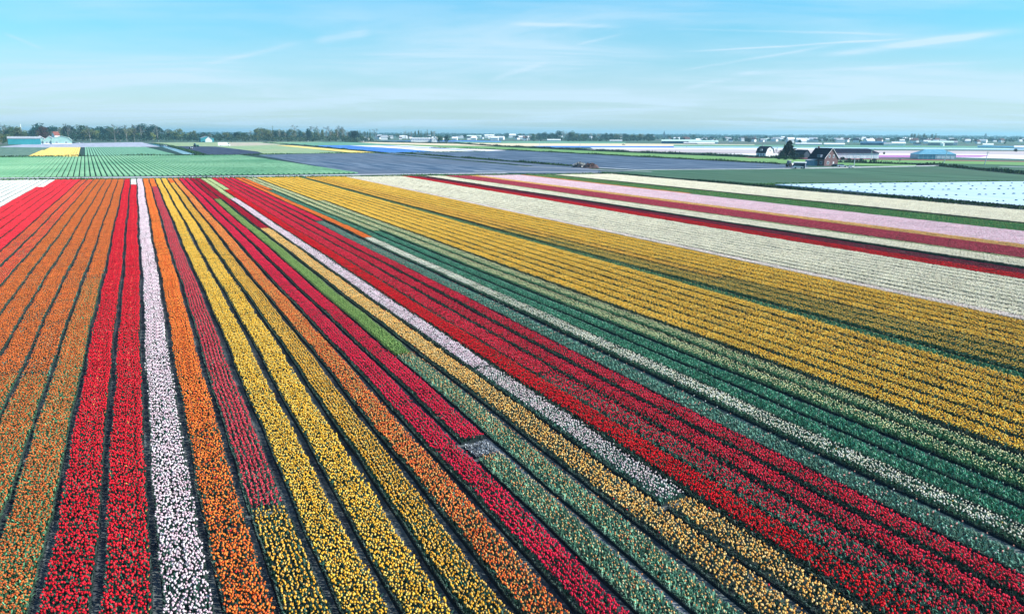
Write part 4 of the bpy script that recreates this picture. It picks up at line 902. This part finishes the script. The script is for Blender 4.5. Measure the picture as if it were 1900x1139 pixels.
for i in range(5):
    g_ = random.Random(i); w_ = g_.uniform(8, 15); e_ = g_.uniform(3, 5); b = MB(); b.box(-w_/2, w_/2, 0, 8, 0, e_); nb = len(b.F)
    b.prismx([(-.4, e_+.01), (8.4, e_+.01), (4, e_+g_.uniform(2.5, 4))], -w_/2-.3, w_/2+.3)
    rf = [WHITE, mat('brown_tiles', (.10, .06, .06), .9), GREYM, DROOF, WHITE][i]
    hms.append(mesh('house', b.V, b.F, [WHITE, rf], [0]*nb+[1]*(len(b.F)-nb)))
RN = ['white', 'brown tiled', 'pale grey', 'dark', 'white']
for i in range(200):
    x = 690+1210*rnd.random()**.85; v = rnd.uniform(6.0, 13.0)+(x > 1250)*rnd.uniform(0, 3)
    if 985 < x < 1200 and v > 9: continue
    hv = rnd.randrange(5); p = G(x, 244+.0045*x+v); o = link('house', hms[hv], None, Vector((p.x, p.y, -.2)), facing(rnd.choice([170, 185, 200, 230]))); s_ = rnd.uniform(.65, 1.25); o.scale = (s_, s_, s_)
    sec = 'behind the white row house' if x < 830 else 'left of the tree belt' if x < 1000 else ('behind the tree belt' if x < 1230 else ('below the steeple' if x < 1330 else 'left of the farm' if x < 1500 else 'beyond the brick farmhouse' if x < 1640 else 'beyond the greenhouse' if x < 1780 else 'at the right edge'))
    tag(o, 'white house with %s roof in the far village %s' % (RN[hv], sec), 'house', '%s roofed distant houses %s' % (RN[hv], sec))
# towers on the horizon
def tower(x, y, hp, label, wpx=3.0, spire=True):
    p = G(x, y); s = p.dot(FW)/F; r = empty('church', Vector((p.x, p.y, -.2)), 0); tag(r, label, 'church'); w2 = wpx*s/2; hh = hp*s
    b = MB(); b.box(-w2, w2, -w2, w2, 0, hh*.5); b.build('tower', mat('blue_grey_stone', (.06, .09, .12), .8), r)
    b = MB(); b.add([(-w2*1.1, -w2*1.1, hh*.5), (w2*1.1, -w2*1.1, hh*.5), (w2*1.1, w2*1.1, hh*.5), (-w2*1.1, w2*1.1, hh*.5), (0, 0, hh)], [(0, 1, 4), (1, 2, 4), (2, 3, 4), (3, 0, 4), (3, 2, 1, 0)]); b.build('spire', mat('blue_grey_stone', (0, 0, 0)), r)
    b = MB(); b.prismx([(-w2, 0), (w2, 0), (w2, hh*.2), (0, hh*.32), (-w2, hh*.2)], w2+.01, w2*7); b.build('nave', DROOF, r)
tower(1232, 256, 13, 'church with a pointed steeple above the far halls'); tower(1828, 258, 11, 'church with a thin steeple near the right edge')
p = G(40, 250.5); s_ = p.dot(FW)/F; ch = empty('chimney_stack', Vector((p.x, p.y, 0)), 0); tag(ch, 'slim white chimney stack above the left wood', 'chimney stack'); b = MB(); b.tube((0, 0, 0), (0, 0, 19*s_), 1.5*s_, .8*s_, 10); b.build('shaft', WHITE, ch)

# poles, vehicles, heap
def pole(x, y, hp, label, arm=True, lean=0.0, group=None):
    p = G(x, y); s = p.dot(FW)/F; r = empty('street_lamp' if arm else 'utility_pole', p, 0); r.rotation_euler = (0, lean, 0); tag(r, label, 'street lamp' if arm else 'pole', group); h = hp*s
    b = MB(); b.tube((0, 0, -.2), (0, 0, h), .22, .13, 6); b.build('pole', STEEL, r)
    if arm: b = MB(); b.tube((0, 0, h), (1.2, -.3, h+.25), .08, .06, 5); b.build('arm', STEEL, r); b = MB(); b.box(1.1, 1.9, -.45, -.15, h+.18, h+.36); b.build('lamp_head', GREYM, r)
    else: b = MB(); b.box(-.9, .9, -.06, .06, h-.7, h-.5); b.build('crossarm', STEEL, r)
pole(1584.5, 309.5, 17, 'pale street lamp right of the brick farmhouse'); pole(1461, 291.5, 18, 'pale street lamp in front of the dark evergreen'); pole(1616, 298, 20, 'thin lamp before the long white barn')
pole(1751, 303.5, 24, 'leaning pole before the greenhouse', False, .17); pole(1826.5, 307, 25, 'leaning pole on the field right of the greenhouse', False, .13)
pole(1001, 272, 12, 'far lamp left of the pair on the middle strips'); pole(1076, 276, 13, 'far lamp standing at the end of the blue strip'); pole(1274, 274, 9, 'far lamp before the pale halls'); pole(855, 263, 12, 'thin lamp among the far white houses'); pole(913, 263.5, 12, 'thin lamp below the twin blocks')
def van(x, y, l, w_, h, deg, label, body, name='van', cat='van'):
    r = empty(name, G(x, y, .05), facing(deg)); tag(r, label, cat)
    b = MB(); b.prismx([(-w_/2, .35), (w_/2, .35), (w_/2, h*.93), (w_/2-.15, h), (-w_/2+.15, h), (-w_/2, h*.93)], -l/2, l*.27)
    b.prism([(l*.271, .35), (l/2, .35), (l/2, h*.42), (l*.42, h*.5), (l*.33, h*.85), (l*.271, h*.88)], -w_/2+.05, w_/2-.05); b.build('body', body, r)
    b = MB(); b.box(l*.3, l*.40, -w_/2+.02, w_/2-.02, h*.52, h*.76); b.build('window', GLASS, r)
    for sx in (-.3, .33):
        for sy in (-1, 1):
            b = MB(); b.tube((0, -.13, 0), (0, .13, 0), .36, .36, 12); b.build('wheel', mat('tyre_rubber', (.015, .015, .018), .8), r, Vector((sx*l, sy*(w_/2-.06), .36)))
van(416, 271.2, 13, 2.6, 4.0, fcam(416), 'white lorry parked on the beige field', WHITE, 'lorry', 'lorry')
def car(x, y, deg, label, body):
    r = empty('parked_car', G(x, y, .1), facing(deg)); tag(r, label, 'car')
    b = MB(); b.prism([(-2.1, .3), (2.1, .3), (2.15, .75), (1.2, .88), (-1.9, .95), (-2.15, .8)], -.85, .85); b.build('body', body, r)
    b = MB(); b.prism([(-1.75, .951), (1.0, .90), (.45, 1.42), (-1.3, 1.45)], -.74, .74); b.build('cabin', GLASS, r)
    for sx in (-1.3, 1.3):
        for sy in (-1, 1): b = MB(); b.tube((0, -.1, 0), (0, .1, 0), .32, .32, 12); b.build('wheel', MC['tyre_rubber'], r, Vector((sx, sy*.8, .32)))
dk = mat('dark_car_paint', (.015, .02, .03), .3, spec=.6)
car(1551, 310.0, 200, 'dark car parked before the brick gable', dk); car(1562, 310.4, 190, 'white car parked right of the brick gable', WHITE); car(1481, 312.8, 190, 'white car parked left of the flat garage', WHITE); car(1579, 312, 120, 'small white car by the street lamp', WHITE)
car(300, 271.6, 180, 'dark car on the canal bank, left of two', dk); car(306, 271.4, 180, 'white car on the canal bank, right of two', WHITE); car(1157, 269.4, 180, 'dark car alone on the sandy strip', dk)
car(137, 266.2, 180, 'dark car parked right of the pale barns', dk); car(145, 266.0, 180, 'white car parked right of the pale barns', WHITE); car(152, 265.8, 180, 'pale car last in line right of the barns', GREYM)
def tractor(x, y, deg, label, body, s=1.0):
    r = empty('tractor', G(x, y, .06), facing(deg)); r.scale = (s, s, s); tag(r, label, 'tractor')
    b = MB(); b.prism([(-.2, .8), (2.4, .8), (2.4, 1.6), (2.2, 1.75), (-.2, 1.8)], -.45, .45); b.build('bonnet', body, r)
    b = MB(); b.prism([(-1.7, 1.0), (-.21, 1.0), (-.21, 2.2), (-.4, 2.9), (-1.6, 2.9)], -.75, .75); b.build('cab', GLASS, r); b = MB(); b.box(-1.8, -.25, -.85, .85, 2.91, 3.05); b.build('cab_roof', body, r)
    for xx, yy, rr in ((-1.0, .95, .95), (-1.0, -.95, .95), (1.7, .85, .6), (1.7, -.85, .6)): b = MB(); b.tube((0, -.22, 0), (0, .22, 0), rr, rr, 14); b.build('wheel', MC['tyre_rubber'], r, Vector((xx, yy, rr)))
tractor(364, 272.8, 180, 'green tractor working at the edge of the black field', mat('green_paint', (.02, .22, .16), .4), 1.2); tractor(354, 276.6, 180, 'small white implement carrier on the black field', WHITE, .7)
tractor(1466, 309.8, 150, 'white and grey tractor left of the flat garage', WHITE, 1.0)
# fence posts and rubble heap
def heap(x, y, wpx, hp, label, cols, seed, n_):
    p = G(x, y); s = p.dot(FW)/F; r = empty('rubble_heap', Vector((p.x, p.y, .04)), 0); tag(r, label, 'heap'); g_ = np.random.default_rng(seed)
    W = wpx*s/2; Hh = hp*s; n1_, n2_ = 18, 10; V = []; Fc = []
    for i in range(n1_+1):
        for j in range(n2_+1):
            a = i/n1_*2-1; b_ = j/n2_*2-1; z = max(0, 1-(a*a+b_*b_))**.7*Hh*(.75+.35*g_.random())*(1+.35*math.sin(a*5+seed)); V.append((a*W, b_*W*.5, z-.03))
    for i in range(n1_):
        for j in range(n2_): a = i*(n2_+1)+j; Fc.append((a, a+n2_+1, a+n2_+2, a+1))
    link('mound', mesh('mound', V, Fc, cols[0]), r)
    st = MB()
    for i in range(n_):
        a, b_ = g_.normal(0, .38), g_.normal(0, .38)
        if a*a+b_*b_ > .9: continue
        z = (1-(a*a+b_*b_))**.7*Hh*.95; q = g_.uniform(.15, .5); c_ = np.array((a*W, b_*W*.5, z)); V = [c_+g_.normal(0, q, 3)*(1, 1, .7) for _ in range(4)]
        st.add([v-c_+c_ for v in V], [(0, 1, 2), (0, 2, 3), (0, 3, 1), (1, 3, 2)])
    o = st.build('rubble', cols[1], r); tag(o, kind='stuff')
heap(1076, 311, 28, 8, 'heap of pale rubble and branches, left half of the spoil heap', (mat('dark_spoil', (.04, .045, .06), .95, (.09, .09, .10), scale=2), mat('pale_rubble', (.25, .26, .26), .9, (.45, .45, .42), scale=2)), 2, 260)
heap(1096, 312, 30, 7.5, 'rounded brown earth heap, right half of the spoil heap', (mat('brown_earth', (.06, .04, .045), .95, (.14, .09, .085), scale=1.5), mat('brown_clods', (.08, .05, .05), .95, (.2, .13, .12), scale=2)), 4, 160)
st = MB()
st.tube((0, 0, 0), (0, 0, 1.1), .09, .08, 5); fp = st.me('fence_post', BARK)
for i in range(16):
    p = G(1405+i*4.6, 309.6-i*.12); tag(link('fence_post', fp, None, p), 'thin fence post in the row left of the flat garage', 'fence post', 'fence posts left of the garage')

# ------------------------------------------------------------------ the air
b = MB(); b.box(-13500, 13500, -900, 13500, -1.3, 62)
hz = bpy.data.materials.new('haze_air'); hz.use_nodes = True; t = hz.node_tree; t.nodes.clear()
o_ = t.nodes.new('ShaderNodeOutputMaterial'); pv = t.nodes.new('ShaderNodeVolumePrincipled'); pv.inputs['Density'].default_value = .00012; pv.inputs['Color'].default_value = (.42, .83, 1.0, 1); pv.inputs['Anisotropy'].default_value = .2
t.links.new(pv.outputs[0], o_.inputs['Volume'])
h = b.build('haze', hz); tag(h, kind='stuff'); h.display_type = 'WIRE'
print('tris', sum(len(m.polygons) for m in bpy.data.meshes))
